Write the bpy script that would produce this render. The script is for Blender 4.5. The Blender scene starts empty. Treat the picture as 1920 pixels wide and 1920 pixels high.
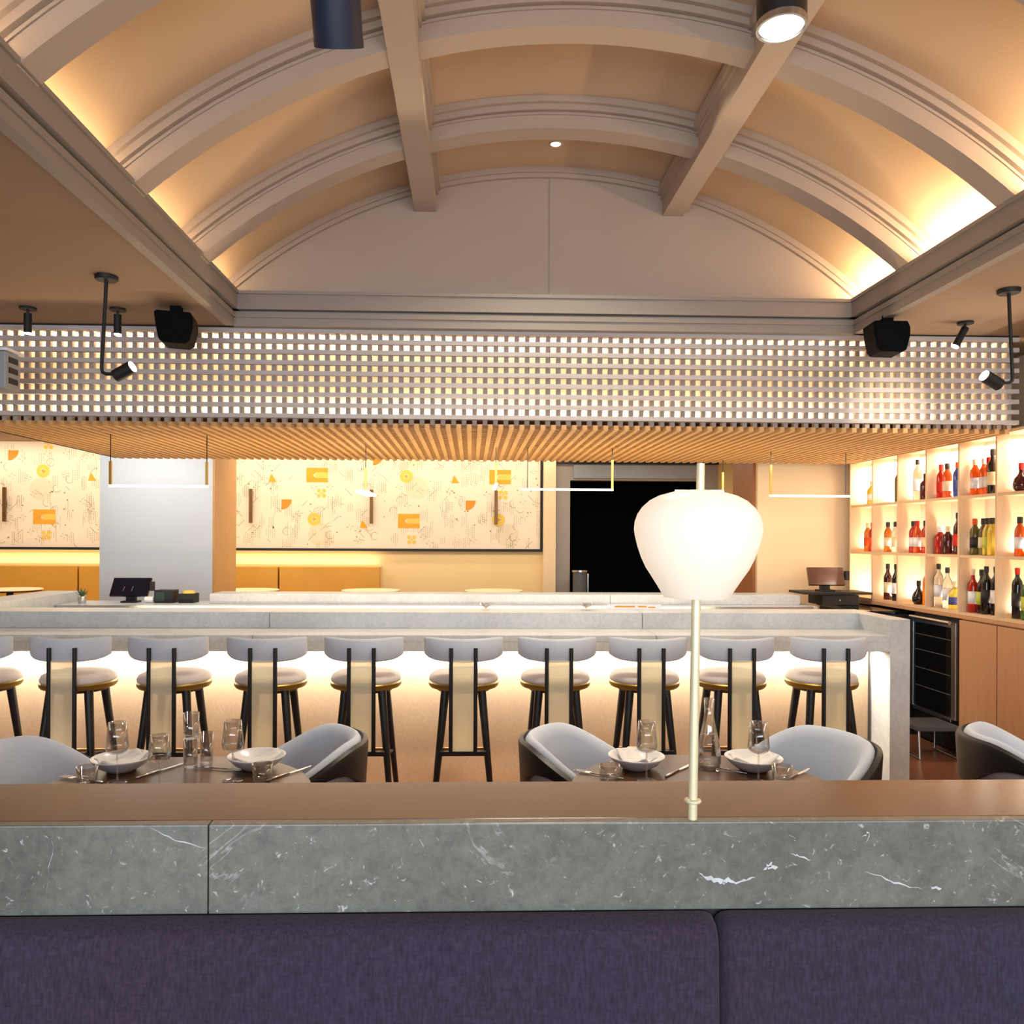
import bpy, bmesh, math, random
from mathutils import Vector, Matrix
random.seed(7)
scene = bpy.context.scene
C = scene.collection
PI = math.pi
def S(r, g, b):
    f = lambda v: (v/255/12.92) if v/255 <= .04045 else ((v/255+.055)/1.055)**2.4
    return (f(r), f(g), f(b), 1)

# ---------------------------------------------------------------- camera, world, exposure, large lights
cam_data = bpy.data.cameras.new('camera')
cam = bpy.data.objects.new('camera', cam_data); C.objects.link(cam)
cam_data.sensor_width = 36; cam_data.lens = 28.125
cam_data.shift_x = 30/1920; cam_data.shift_y = 50/1920
cam_data.clip_start = .05
cam.matrix_world = (Matrix.Translation((0, 0, 1.55)) @ Matrix.Rotation(math.radians(-1.77), 4, 'Z')
                    @ Matrix.Rotation(PI/2, 4, 'X') @ Matrix.Rotation(math.radians(0.28), 4, 'Z'))
scene.camera = cam
scene.view_settings.view_transform = 'Standard'
scene.view_settings.look = 'None'
scene.view_settings.exposure = 0.0
scene.view_settings.gamma = 1
scene.view_settings.use_curve_mapping = False
w = bpy.data.worlds.new('world'); scene.world = w; w.use_nodes = True
w.node_tree.nodes['Background'].inputs[0].default_value = (.75, .85, 1, 1)
w.node_tree.nodes['Background'].inputs[1].default_value = .6
cy = scene.cycles
cy.use_denoising = True; cy.max_bounces = 7; cy.diffuse_bounces = 4; cy.glossy_bounces = 3
cy.transmission_bounces = 6; cy.transparent_max_bounces = 12; cy.sample_clamp_indirect = 4
cy.caustics_reflective = False; cy.caustics_refractive = False

WARM = (1, .75, .45); WARMW = (1, .88, .68); DAY = (.80, .89, 1.0)
def area(name, loc, aim, sx, sy, power, col, spread=180):
    l = bpy.data.lights.new(name, 'AREA'); l.shape = 'RECTANGLE'; l.size = sx; l.size_y = sy
    l.energy = power; l.color = col; l.spread = math.radians(spread)
    o = bpy.data.objects.new(name, l); C.objects.link(o); o.location = loc
    d = (Vector(aim)-Vector(loc)).normalized()
    # local X stays along the strip (world X or Y)
    z = -d
    ref = Vector((1, 0, 0)) if abs(d.x) < .7 and sx_dir == 'X' else Vector((0, 1, 0))
    x = (ref - z*ref.dot(z)).normalized(); y = z.cross(x)
    o.matrix_world = Matrix(((x.x, y.x, z.x, loc[0]), (x.y, y.y, z.y, loc[1]), (x.z, y.z, z.z, loc[2]), (0, 0, 0, 1)))
    o['kind'] = 'helper'
    return o
def spot(name, loc, aim, power, col, angle=60, blend=.6, r=.03):
    l = bpy.data.lights.new(name, 'SPOT'); l.energy = power; l.color = col
    l.spot_size = math.radians(angle); l.spot_blend = blend; l.shadow_soft_size = r
    o = bpy.data.objects.new(name, l); C.objects.link(o); o.location = loc
    o.rotation_euler = (Vector(aim)-Vector(loc)).to_track_quat('-Z', 'Y').to_euler()
    return o
sx_dir = 'X'
area('window_daylight', (.5, -3.4, 1.7), (.5, 5, 1.9), 8, 2.4, 420, DAY)
area('counter_led', (-.5, 4.955, .862), (-.5, 4.965, 0), 6.2, .03, 85, (1, .87, .70))
area('slat_led', (.2, 5.105, 2.842), (.2, 5.112, 2), 6.5, .03, 36, (1, .77, .52))
area('slat_led', (.2, 5.105, 2.322), (.2, 5.112, 3), 6.5, .03, 36, (1, .77, .52))
area('mural_wash_led', (-3.2, 10.75, 2.8), (-3.2, 11.2, 1.6), 9, .08, 52, WARMW)
area('bench_led', (-4, 11.12, 1.175), (-4, 11.14, 2), 5.4, .03, 14, WARM)
area('soffit_fill', (-.4, 6.1, .906), (-.4, 6.1, 2.3), 5.2, .04, 75, WARM)  # added unseen uplight that brightens the canopy soffit
area('dining_fill', (-3, 9.6, 2.8), (-3, 9.6, 0), 8, .8, 120, WARMW)  # unseen warm ceiling fill over the dining area, no fitting
area('bar_fill', (.0, 6.1, 2.2), (.0, 6.4, 0), 5.6, .5, 70, (1, .93, .82))  # unseen fill added under the soffit to brighten the back bar
area('lobby_fill', (2.2, 9.5, 2.8), (2.2, 9.5, 0), 2, .6, 40, WARMW)  # unseen warm ceiling fill before the doorway, no fitting
sx_dir = 'Y'
area('cove_led', (-1.50, 2.0, 3.035), (-.9, 2.0, 3.5), 6.0, .04, 230, (1, .70, .38))
area('cove_led', (2.46, 2.0, 3.035), (1.9, 2.0, 3.5), 6.0, .04, 135, (1, .70, .38))
for z in (1.065, 1.47, 1.887):
    area('shelf_led', (3.665, 5.75, z), (3.66, 5.75, z+1), 3.0, .02, 34, (1, .89, .74))
area('shelf_led', (3.665, 5.75, 2.235), (3.668, 5.75, 1), 3.0, .02, 28, (1, .89, .74))
sx_dir = 'X'
area('side_fill', (-4.5, 3.0, 2.84), (-4.5, 3.0, 0), 2.0, 3.0, 22, WARMW)  # unseen warm ceiling fill on the left, no fitting
area('side_fill', (3.2, 2.0, 2.84), (3.2, 2.0, 0), .6, 3.0, 30, WARMW)  # its counterpart on the right, also unseen fill
area('pillar_fill', (-3.3, 7.7, 2.8), (-3.3, 8.3, 1), 1.2, .3, 16, (1, .97, .93))  # unseen fill added to brighten the pillar front
area('aisle_fill', (.475, 3.82, 3.86), (.475, 3.82, 0), 1.2, .1, 55, WARMW, 120)  # added unseen fill below the vault crown, not a fitting

# ---------------------------------------------------------------- materials
def new_mat(name):
    m = bpy.data.materials.new(name); m.use_nodes = True
    nt = m.node_tree; b = nt.nodes['Principled BSDF']
    return m, nt, b
def tex(nt, kind, scale, **kw):
    n = nt.nodes.new(kind)
    tc = nt.nodes.get('tc') or nt.nodes.new('ShaderNodeTexCoord'); tc.name = 'tc'
    vec = tc.outputs['Object']
    if 'stretch' in kw:
        mp = nt.nodes.new('ShaderNodeMapping'); mp.inputs['Scale'].default_value = kw.pop('stretch')
        nt.links.new(vec, mp.inputs[0]); vec = mp.outputs[0]
    nt.links.new(vec, n.inputs['Vector']); n.inputs['Scale'].default_value = scale
    for k, v in kw.items(): n.inputs[k].default_value = v
    return n
def ramp(nt, src, stops):
    r = nt.nodes.new('ShaderNodeValToRGB'); nt.links.new(src, r.inputs[0])
    e = r.color_ramp.elements
    while len(e) < len(stops): e.new(.5)
    for k, (p, c) in enumerate(stops):
        e[k].position = p; e[k].color = c
    return r
def mixc(nt, fac, a, b, blend='MIX'):
    n = nt.nodes.new('ShaderNodeMix'); n.data_type = 'RGBA'; n.blend_type = blend
    for sock, v in ((n.inputs[0], fac), (n.inputs[6], a), (n.inputs[7], b)):
        if hasattr(v, 'links'): nt.links.new(v, sock)
        else: sock.default_value = v
    return n.outputs[2]
def bump(nt, b, src, strength, dist=.002):
    n = nt.nodes.new('ShaderNodeBump'); n.inputs['Strength'].default_value = strength
    n.inputs['Distance'].default_value = dist
    nt.links.new(src, n.inputs['Height']); nt.links.new(n.outputs[0], b.inputs['Normal'])
def shade(c, k): return (min(1, c[0]*k), min(1, c[1]*k), min(1, c[2]*k), 1)
def plain(name, col, rough=.6, metal=0, var=.06, vs=6, bs=0, bscale=200, stretch=(1, 1, 1), spec=.5):
    m, nt, b = new_mat(name)
    n = tex(nt, 'ShaderNodeTexNoise', vs, Detail=5, stretch=stretch)
    r = ramp(nt, n.outputs['Fac'], [(.3, shade(col, 1-var)), (.7, shade(col, 1+var))])
    nt.links.new(r.outputs[0], b.inputs['Base Color'])
    b.inputs['Roughness'].default_value = rough; b.inputs['Metallic'].default_value = metal
    b.inputs['Specular IOR Level'].default_value = spec
    if bs:
        n2 = tex(nt, 'ShaderNodeTexNoise', bscale, Detail=3, stretch=stretch)
        bump(nt, b, n2.outputs['Fac'], bs)
    return m
def stone(name, base, vein, rough=.35, vs=1.0, spots=.5, ct=1.0):
    m, nt, b = new_mat(name)
    n1 = tex(nt, 'ShaderNodeTexNoise', 3.2*vs, Detail=9, Roughness=.62, Distortion=.2)
    r1 = ramp(nt, n1.outputs['Fac'], [(.25, shade(base, 1-.28*ct)), (.5, base), (.78, shade(base, 1+.25*ct))])
    n2 = tex(nt, 'ShaderNodeTexNoise', 48*vs, Detail=8, Roughness=.75, Distortion=.3)
    r2 = ramp(nt, n2.outputs['Fac'], [(.36, (1-.25*ct, 1-.25*ct, 1-.25*ct, 1)), (.64, (1.12, 1.12, 1.1, 1))])
    c = mixc(nt, .75, r1.outputs[0], r2.outputs[0], 'MULTIPLY')
    # thin crooked veins: ridged noise
    n3 = tex(nt, 'ShaderNodeTexNoise', 2.6*vs, Detail=7, Roughness=.6, Distortion=1.4)
    r3 = ramp(nt, n3.outputs['Fac'], [(.488, (0, 0, 0, 1)), (.5, (1, 1, 1, 1)), (.512, (0, 0, 0, 1))])
    n4 = tex(nt, 'ShaderNodeTexNoise', 5*vs, Detail=3)
    r4 = ramp(nt, n4.outputs['Fac'], [(.56, (0, 0, 0, 1)), (.74, (.7, .7, .7, 1))])
    mk = mixc(nt, 1.0, r3.outputs[0], r4.outputs[0], 'MULTIPLY')
    c = mixc(nt, mk, c, vein)
    # small scattered pale flecks
    n5 = tex(nt, 'ShaderNodeTexNoise', 52*vs, Detail=6, Roughness=.65, Distortion=.9)
    r5 = ramp(nt, n5.outputs['Fac'], [(.62, (0, 0, 0, 1)), (.70, (spots, spots, spots, 1))])
    c = mixc(nt, r5.outputs[0], c, vein)
    nt.links.new(c, b.inputs['Base Color']); b.inputs['Roughness'].default_value = rough
    return m
def wood(name, base, rough=.45, along=(1, 1, 8), amt=.14):
    m, nt, b = new_mat(name)
    st = tuple(1.5 if a > 1 else 22 for a in along)
    n = tex(nt, 'ShaderNodeTexNoise', 2.2, Detail=8, Roughness=.6, Distortion=.5, stretch=st)
    r = ramp(nt, n.outputs['Fac'], [(.3, shade(base, 1-amt)), (.7, shade(base, 1+amt))])
    nt.links.new(r.outputs[0], b.inputs['Base Color']); b.inputs['Roughness'].default_value = rough
    return m
def fabric(name, base, rough=.9, amt=.1, scale=260, big=.05):
    m, nt, b = new_mat(name)
    n = tex(nt, 'ShaderNodeTexNoise', scale, Detail=2)
    r = ramp(nt, n.outputs['Fac'], [(.3, shade(base, 1-amt)), (.7, shade(base, 1+amt))])
    n2 = tex(nt, 'ShaderNodeTexNoise', 5, Detail=4)
    r2 = ramp(nt, n2.outputs['Fac'], [(.3, (1-big, 1-big, 1-big, 1)), (.7, (1+big, 1+big, 1+big, 1))])
    c = mixc(nt, 1.0, r.outputs[0], r2.outputs[0], 'MULTIPLY')
    nt.links.new(c, b.inputs['Base Color']); b.inputs['Roughness'].default_value = rough
    b.inputs['Sheen Weight'].default_value = .15; b.inputs['Specular IOR Level'].default_value = .2
    bump(nt, b, n.outputs['Fac'], .25, .001)
    return m
def emit(name, col, strength):
    m, nt, b = new_mat(name)
    b.inputs['Base Color'].default_value = (*col[:3], 1)
    b.inputs['Emission Color'].default_value = (*col[:3], 1); b.inputs['Emission Strength'].default_value = strength
    return m
def glass(name, tint=(1, 1, 1, 1), body=.06):
    m = bpy.data.materials.new(name); m.use_nodes = True; nt = m.node_tree
    nt.nodes.remove(nt.nodes['Principled BSDF']); out = nt.nodes['Material Output']
    t = nt.nodes.new('ShaderNodeBsdfTransparent'); t.inputs[0].default_value = tint
    g = nt.nodes.new('ShaderNodeBsdfGlossy'); g.inputs['Roughness'].default_value = .03
    lw = nt.nodes.new('ShaderNodeLayerWeight'); lw.inputs[0].default_value = .35
    mr = nt.nodes.new('ShaderNodeMapRange'); mr.inputs[3].default_value = body; mr.inputs[4].default_value = .8
    mx = nt.nodes.new('ShaderNodeMixShader')
    nt.links.new(lw.outputs['Facing'], mr.inputs[0]); nt.links.new(mr.outputs[0], mx.inputs[0])
    nt.links.new(t.outputs[0], mx.inputs[1]); nt.links.new(g.outputs[0], mx.inputs[2])
    nt.links.new(mx.outputs[0], out.inputs[0])
    return m
M = {}
M['paint'] = plain('vault_paint', S(176, 160, 146), .7, var=.02, vs=2)
M['panel'] = plain('vault_paint_warm_lit', S(198, 172, 144), .7, var=.02, vs=2)  # rib paint again, with the coves' warm light put into its colour
M['ceiling'] = plain('ceiling_paint', S(152, 126, 102), .75, var=.02, vs=2)
M['trim'] = plain('trim_paint', S(150, 140, 130), .55, var=.02, vs=2)
M['tan'] = plain('tan_plaster', S(230, 204, 164), .7, var=.02, vs=2)
M['wall_yellow'] = plain('cream_wall', S(235, 206, 150), .7, var=.02, vs=2)
M['grey_wall'] = plain('grey_plaster', S(220, 226, 229), .7, var=.02, vs=2)
M['floor'] = plain('brown_floor', S(126, 82, 58), .35, var=.12, vs=4)
M['black'] = plain('black_paint', S(8, 8, 9), .6, var=.1)
M['black_wood'] = plain('black_wood', S(14, 14, 16), .45, var=.15, vs=10)
M['speaker'] = plain('speaker_black', S(4, 4, 4), .85, var=.1, spec=.15)
M['navy'] = plain('navy_metal', S(15, 29, 50), .45, var=.1)
M['stone'] = stone('grey_marble', S(106, 108, 101), S(220, 220, 214), .32, 1.0, .6, 1.5)
M['bar_stone'] = stone('pale_marble', S(190, 194, 197), S(228, 230, 230), .35, 1.0, .25, .6)
M['brown_stone'] = stone('brown_marble', S(92, 58, 32), S(140, 100, 66), .2, .6, .12, .7)
M['table_wood'] = wood('walnut', S(82, 52, 30), .3, (8, 1, 1), .2)
M['bar_front'] = stone('beige_limestone', S(208, 182, 152), S(232, 214, 188), .5, 1.0, .35, .35)
M['wood'] = wood('oak_veneer', S(206, 154, 110), .5, (1, 1, 8), .07)
M['orange_wood'] = wood('honey_wood', S(212, 162, 104), .5, (1, 1, 8), .08)
M['brown_wood'] = wood('brown_wood', S(150, 92, 44), .5, (1, 1, 8), .1)
M['slat'] = wood('ash_slat', S(188, 180, 176), .6, (8, 1, 1), .08)
M['slat_shaded'] = wood('ash_shaded', S(160, 146, 136), .6, (1, 1, 8), .1)  # recess shade put into the colour: darker ash than the front slats
M['slat_soffit'] = wood('oak_slat', S(192, 150, 98), .6, (1, 8, 1), .2)
M['slat_back'] = plain('slat_backing', S(245, 226, 196), .7, var=.02)
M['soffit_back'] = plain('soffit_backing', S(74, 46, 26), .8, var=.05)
M['stool'] = fabric('pale_grey_cloth', S(190, 196, 206), amt=.06, scale=300)
M['seat'] = fabric('warm_grey_cloth', S(206, 196, 190), amt=.06, scale=300)
M['tub'] = fabric('blue_grey_cloth', S(196, 206, 222), amt=.05, scale=300)
def purple():
    m, nt, b = new_mat('purple_cloth'); base = S(52, 45, 61)
    n = tex(nt, 'ShaderNodeTexNoise', 90, Detail=4, stretch=(2.2, 2.2, .55))
    r = ramp(nt, n.outputs['Fac'], [(.3, shade(base, .72)), (.7, shade(base, 1.30))])
    n2 = tex(nt, 'ShaderNodeTexNoise', 90, Detail=4, stretch=(.6, 2, 2.2))
    r2 = ramp(nt, n2.outputs['Fac'], [(.3, (.84, .84, .84, 1)), (.7, (1.16, 1.16, 1.16, 1))])
    n3 = tex(nt, 'ShaderNodeTexNoise', 4, Detail=3)
    r3 = ramp(nt, n3.outputs['Fac'], [(.3, (1.06, .94, .94, 1)), (.7, (.96, 1.02, 1.05, 1))])
    c = mixc(nt, 1.0, mixc(nt, 1.0, r.outputs[0], r2.outputs[0], 'MULTIPLY'), r3.outputs[0], 'MULTIPLY')
    nt.links.new(c, b.inputs['Base Color']); b.inputs['Roughness'].default_value = .9
    b.inputs['Specular IOR Level'].default_value = .2; b.inputs['Sheen Weight'].default_value = .1
    bump(nt, b, n.outputs['Fac'], .3, .001)
    return m
M['purple'] = purple()
M['yellow'] = plain('yellow_leather', S(206, 152, 58), .5, var=.04, vs=3)
M['brass'] = plain('brass', S(205, 170, 90), .3, 1, var=.05)
M['dark_brass'] = plain('dark_brass', S(150, 126, 62), .4, .8, var=.08)
M['pale_brass'] = plain('pale_brass', S(226, 220, 182), .35, .2, var=.03)
M['bronze'] = plain('bronze', S(120, 86, 50), .4, .7, var=.08)
M['steel'] = plain('steel', S(200, 200, 200), .25, 1, var=.04)
M['white'] = plain('white_ceramic', S(236, 236, 240), .25, var=.01)
M['vein'] = plain('white_vein', S(196, 198, 200), .4, var=.15, vs=40)
M['linen'] = fabric('white_linen', S(238, 236, 236), amt=.04)
M['mural'] = plain('mural_ground', S(234, 216, 192), .8, var=.03, vs=1.5)
M['print_orange'] = plain('orange_print', S(226, 158, 40), .8, var=.05)
M['print_deep'] = plain('deep_orange_print', S(222, 136, 40), .8, var=.05)
M['print_yellow'] = plain('yellow_print', S(232, 190, 80), .8, var=.05)
M['print_line'] = plain('taupe_print', S(158, 136, 108), .8, var=.08)
M['print_disc'] = plain('pale_disc_print', S(222, 206, 176), .8, var=.04)
M['shelf'] = wood('pale_oak', S(228, 196, 156), .5, (1, 1, 8), .05)
M['shelf_back'] = plain('shelf_backing', S(250, 240, 218), .7, var=.02)
M['screen'] = plain('dark_screen', S(22, 20, 34), .12, var=.2)
M['screen_bronze'] = plain('glare_screen', S(86, 58, 52), .15, var=.3, vs=3)
M['dark_glass'] = plain('dark_glass', S(10, 10, 11), .06, var=.1)
M['green_box'] = plain('dark_green', S(24, 52, 46), .5, var=.1)
M['leaf'] = plain('leaf_green', S(74, 104, 62), .6, var=.2)
M['glass'] = glass('clear_glass', body=.10)
M['lens'] = emit('lamp_lens', (1, .93, .8), 14)
M['bin_grey'] = plain('bin_grey', S(80, 82, 84), .5, var=.05)
M['grey_metal'] = plain('grey_metal', S(150, 152, 156), .5, .2, var=.05)
M['light_line'] = emit('pendant_light', (1, .9, .74), 1.6)
def tinted(name, col, tr=.55, rough=.08):
    m, nt, b = new_mat(name)
    n = tex(nt, 'ShaderNodeTexNoise', 8, Detail=2)
    r = ramp(nt, n.outputs['Fac'], [(.3, shade(col, .92)), (.7, shade(col, 1.08))])
    nt.links.new(r.outputs[0], b.inputs['Base Color'])
    b.inputs['Roughness'].default_value = rough; b.inputs['Transmission Weight'].default_value = tr
    return m
# shade of opal glass: lets the bulb's light through
def opal():
    m = bpy.data.materials.new('opal_glass'); m.use_nodes = True; nt = m.node_tree
    b = nt.nodes['Principled BSDF']; out = nt.nodes['Material Output']
    b.inputs['Base Color'].default_value = S(228, 220, 208); b.inputs['Roughness'].default_value = .25
    b.inputs['Emission Color'].default_value = (1, .93, .84, 1); b.inputs['Emission Strength'].default_value = .20
    t = nt.nodes.new('ShaderNodeBsdfTranslucent'); t.inputs[0].default_value = (1, .97, .92, 1)
    mx = nt.nodes.new('ShaderNodeMixShader'); mx.inputs[0].default_value = .4
    nt.links.new(b.outputs[0], mx.inputs[1]); nt.links.new(t.outputs[0], mx.inputs[2]); nt.links.new(mx.outputs[0], out.inputs[0])
    return m
M['opal'] = opal()
def veil():
    m = bpy.data.materials.new('cream_mesh_cloth'); m.use_nodes = True; nt = m.node_tree
    b = nt.nodes['Principled BSDF']; out = nt.nodes['Material Output']
    b.inputs['Base Color'].default_value = S(250, 242, 212); b.inputs['Roughness'].default_value = .8
    tl = nt.nodes.new('ShaderNodeBsdfTranslucent'); tl.inputs[0].default_value = S(250, 242, 212)
    m0 = nt.nodes.new('ShaderNodeMixShader'); m0.inputs[0].default_value = .4
    nt.links.new(b.outputs[0], m0.inputs[1]); nt.links.new(tl.outputs[0], m0.inputs[2])
    t = nt.nodes.new('ShaderNodeBsdfTransparent')
    mx = nt.nodes.new('ShaderNodeMixShader'); mx.inputs[0].default_value = .32
    nt.links.new(m0.outputs[0], mx.inputs[1]); nt.links.new(t.outputs[0], mx.inputs[2]); nt.links.new(mx.outputs[0], out.inputs[0])
    return m
M['veil'] = veil()

# ---------------------------------------------------------------- mesh helpers
class MB:
    def __init__(s): s.v = []; s.f = []
    def box(s, x0, x1, y0, y1, z0, z1):
        o = len(s.v)
        s.v += [(x, y, z) for z in (z0, z1) for y in (y0, y1) for x in (x0, x1)]
        s.f += [tuple(o+i for i in q) for q in ((0, 2, 3, 1), (4, 5, 7, 6), (0, 1, 5, 4), (2, 6, 7, 3), (0, 4, 6, 2), (1, 3, 7, 5))]
        return s
    def tube(s, pts, r, n=10, r1=None, cap=True):
        pts = [Vector(p) for p in pts]; k = len(pts); o = len(s.v)
        t0 = (pts[1]-pts[0]).normalized()
        a = Vector((0, 0, 1)) if abs(t0.z) < .9 else Vector((1, 0, 0))
        u = t0.cross(a).normalized()
        for i, p in enumerate(pts):
            t = (pts[min(i+1, k-1)]-pts[max(i-1, 0)]).normalized()
            u = (u - t*u.dot(t)).normalized(); q = t.cross(u)
            rr = r if r1 is None else r+(r1-r)*i/(k-1)
            for j in range(n):
                b = 2*PI*j/n; s.v.append(tuple(p+u*(rr*math.cos(b))+q*(rr*math.sin(b))))
        for i in range(k-1):
            for j in range(n):
                s.f.append((o+i*n+j, o+i*n+(j+1) % n, o+(i+1)*n+(j+1) % n, o+(i+1)*n+j))
        if cap:
            s.f.append(tuple(o+j for j in reversed(range(n)))); s.f.append(tuple(o+(k-1)*n+j for j in range(n)))
        return s
    def lathe(s, prof, c=(0, 0, 0), n=24, sx=1, sy=1, cap=True):
        o = len(s.v); k = len(prof)
        for r, z in prof:
            for j in range(n):
                b = 2*PI*j/n; s.v.append((c[0]+max(r, 1e-4)*math.cos(b)*sx, c[1]+max(r, 1e-4)*math.sin(b)*sy, c[2]+z))
        for i in range(k-1):
            for j in range(n):
                s.f.append((o+i*n+j, o+i*n+(j+1) % n, o+(i+1)*n+(j+1) % n, o+(i+1)*n+j))
        if cap and prof[0][0] > 2e-4: s.f.append(tuple(o+j for j in reversed(range(n))))
        if cap and prof[-1][0] > 2e-4: s.f.append(tuple(o+(k-1)*n+j for j in range(n)))
        return s
    def loops(s, rings, closed_ring=True, caps=True):
        """skin a list of equal point rings"""
        o = len(s.v); n = len(rings[0]); k = len(rings)
        for r in rings: s.v += [tuple(p) for p in r]
        for i in range(k-1):
            for j in range(n if closed_ring else n-1):
                s.f.append((o+i*n+j, o+i*n+(j+1) % n, o+(i+1)*n+(j+1) % n, o+(i+1)*n+j))
        if caps and closed_ring:
            s.f.append(tuple(o+j for j in reversed(range(n)))); s.f.append(tuple(o+(k-1)*n+j for j in range(n)))
        return s
    def prism(s, poly, axis, a, b):
        """poly in the two other axes (x,z for 'y'; y,z for 'x'; x,y for 'z')"""
        def P(p, h): return {'y': (p[0], h, p[1]), 'x': (h, p[0], p[1]), 'z': (p[0], p[1], h)}[axis]
        return s.loops([[P(p, a) for p in poly], [P(p, b) for p in poly]])
    def move(s, d, start=0):
        for i in range(start, len(s.v)): s.v[i] = tuple(s.v[i][k]+d[k] for k in range(3))
        return s
def mesh_of(name, mb, mat, smooth=False, bevel=0):
    me = bpy.data.meshes.new(name); me.from_pydata(mb.v, [], mb.f)
    bm = bmesh.new(); bm.from_mesh(me)
    bmesh.ops.recalc_face_normals(bm, faces=bm.faces)
    if bevel:
        ed = [e for e in bm.edges if len(e.link_faces) == 2 and e.calc_face_angle(0) > .6]
        bmesh.ops.bevel(bm, geom=ed, offset=bevel, segments=2, affect='EDGES', profile=.6)
    bm.to_mesh(me); bm.free()
    if smooth: me.polygons.foreach_set('use_smooth', [True]*len(me.polygons))
    if smooth == 'auto':
        me.set_sharp_from_angle(angle=.7)
    me.materials.append(mat)
    return me
def part(name, mb, mat, parent=None, smooth=False, bevel=0, local=False, label=None, kind=None):
    """one mesh object; mb is in world space unless local, and is re-based on the (unrotated) parent"""
    if parent is not None and not local:
        p = Vector((0, 0, 0)); q = parent
        while q is not None: p += q.location; q = q.parent
        mb.move((-p.x, -p.y, -p.z))
    o = bpy.data.objects.new(name, mesh_of(name, mb, mat, smooth, bevel)); C.objects.link(o)
    if parent is not None: o.parent = parent
    if label: o['label'] = label
    if kind: o['kind'] = kind
    return o
def thing(name, label, cat, loc=(0, 0, 0), rz=0, group=None):
    o = bpy.data.objects.new(name, None); C.objects.link(o); o.location = loc; o.rotation_euler = (0, 0, rz)
    o.empty_display_size = .1
    return tag(o, label, cat, group)
def tag(o, label, cat, group=None):
    o['label'] = label; o['category'] = cat
    if group: o['group'] = group
    return o
def struct(name, mb, mat, parent=None, **k):
    o = part(name, mb, mat, parent, **k)
    if parent is None: o['kind'] = 'structure'
    return o
def copy_tree(o, parent=None):
    c = o.copy(); C.objects.link(c)
    if parent is not None: c.parent = parent
    for ch in list(o.children): copy_tree(ch, c)
    return c
def dup(root, loc, rz, label, group=None):
    c = copy_tree(root); c.location = loc; c.rotation_euler = (0, 0, rz); c['label'] = label
    if group: c['group'] = group
    return c
def rep(name, me, loc, parent):
    o = bpy.data.objects.new(name, me); C.objects.link(o); o.parent = parent; o.location = loc
    return o
ORD = ['first', 'second', 'third', 'fourth', 'fifth', 'sixth', 'seventh', 'eighth', 'ninth', 'tenth']

# ---------------------------------------------------------------- room shell
CE = 2.86                                   # flat ceiling
XL, XR, YF, YN = -1.46, 2.39, 4.94, -1.0    # opening under the vault
struct('floor', MB().box(-8, 4, -3.6, 12.6, -.1, 0), M['floor'])
struct('wall_left', MB().box(-8.1, -8, -3.6, 12.6, 0, CE), M['tan'])
struct('wall_right', MB().box(3.88, 3.98, -3.6, 12.6, 0, CE), M['tan'])
f = MB()
for a in ((-8, 4, -3.6, -3.5, 0, .5), (-8, 4, -3.6, -3.5, 2.75, CE), (-8, -4, -3.6, -3.5, .5, 2.75), (4-.02, 4, -3.6, -3.5, .5, 2.75)): f.box(*a)
struct('wall_front', f, M['tan'])
wn = struct('window_1', MB().box(-4, 3.98, -3.58, -3.52, .5, .55).box(-4, 3.98, -3.58, -3.52, 2.7, 2.75).box(-4, -3.95, -3.58, -3.52, .55, 2.7).box(-.05, .05, -3.58, -3.52, .55, 2.7), M['black'])
f = MB()
f.box(-8.1, XL-.02, -3.6, 12.6, CE, CE+.04).box(XR+.02, 4.0, -3.6, 12.6, CE, CE+.04)
f.box(XL-.02, XR+.02, YF+.02, 12.6, CE, CE+.04).box(XL-.02, XR+.02, -3.6, YN-.02, CE, CE+.04)
ceil = struct('ceiling', f, M['ceiling'])
# back wall with the doorway
f = MB().box(-8, 1.17, 11.2, 11.3, 0, CE).box(1.17, 3.98, 11.2, 11.3, 2.60, CE).box(3.45, 3.98, 11.2, 11.3, 0, 2.6)
struct('wall_back', f, M['wall_yellow'])
struct('trim_1', MB().box(1.0, 1.17, 11.05, 11.2, 0, CE), M['tan'], bevel=.004)
d1 = struct('door_1', MB().box(1.17, 1.375, 11.12, 11.3, 0, 2.6).box(3.25, 3.45, 11.12, 11.3, 0, 2.6).box(1.375, 3.25, 11.12, 11.3, 2.37, 2.62), M['trim'])
part('transom_panel', MB().box(1.42, 3.2, 11.09, 11.12, 2.40, 2.58), M['grey_metal'], d1)
part('head_rail', MB().box(1.17, 3.45, 11.06, 11.12, 2.60, 2.66), M['black'], d1)
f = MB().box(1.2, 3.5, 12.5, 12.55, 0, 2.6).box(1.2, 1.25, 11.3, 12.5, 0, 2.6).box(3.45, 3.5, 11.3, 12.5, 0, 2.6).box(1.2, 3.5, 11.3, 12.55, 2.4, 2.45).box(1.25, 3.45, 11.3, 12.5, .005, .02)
M['void'] = plain('lobby_unlit_dark', S(4, 4, 5), .9, spec=.1)  # near-black colour stands in for the lack of light in there
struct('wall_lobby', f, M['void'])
# right back wall with its wood-lined end
rb = struct('wall_bar_end', MB().box(2.68, 3.9, 7.42, 8.05, 0, CE), M['tan'])
part('wood_lining', MB().box(2.655, 2.68, 7.47, 8.05, 0, CE), M['brown_wood'], rb)
# dining platform
struct('floor_platform', MB().box(-8, 3.4, 8.2, 11.2, 0, .14), M['floor'])
# pillar
pl = struct('wall_pillar', MB().box(-3.89, -2.72, 8.5, 9.26, 0, CE), M['grey_wall'])
part('wood_lining', MB().box(-2.72, -2.695, 8.5, 9.26, .14, CE), M['orange_wood'], pl)

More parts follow.
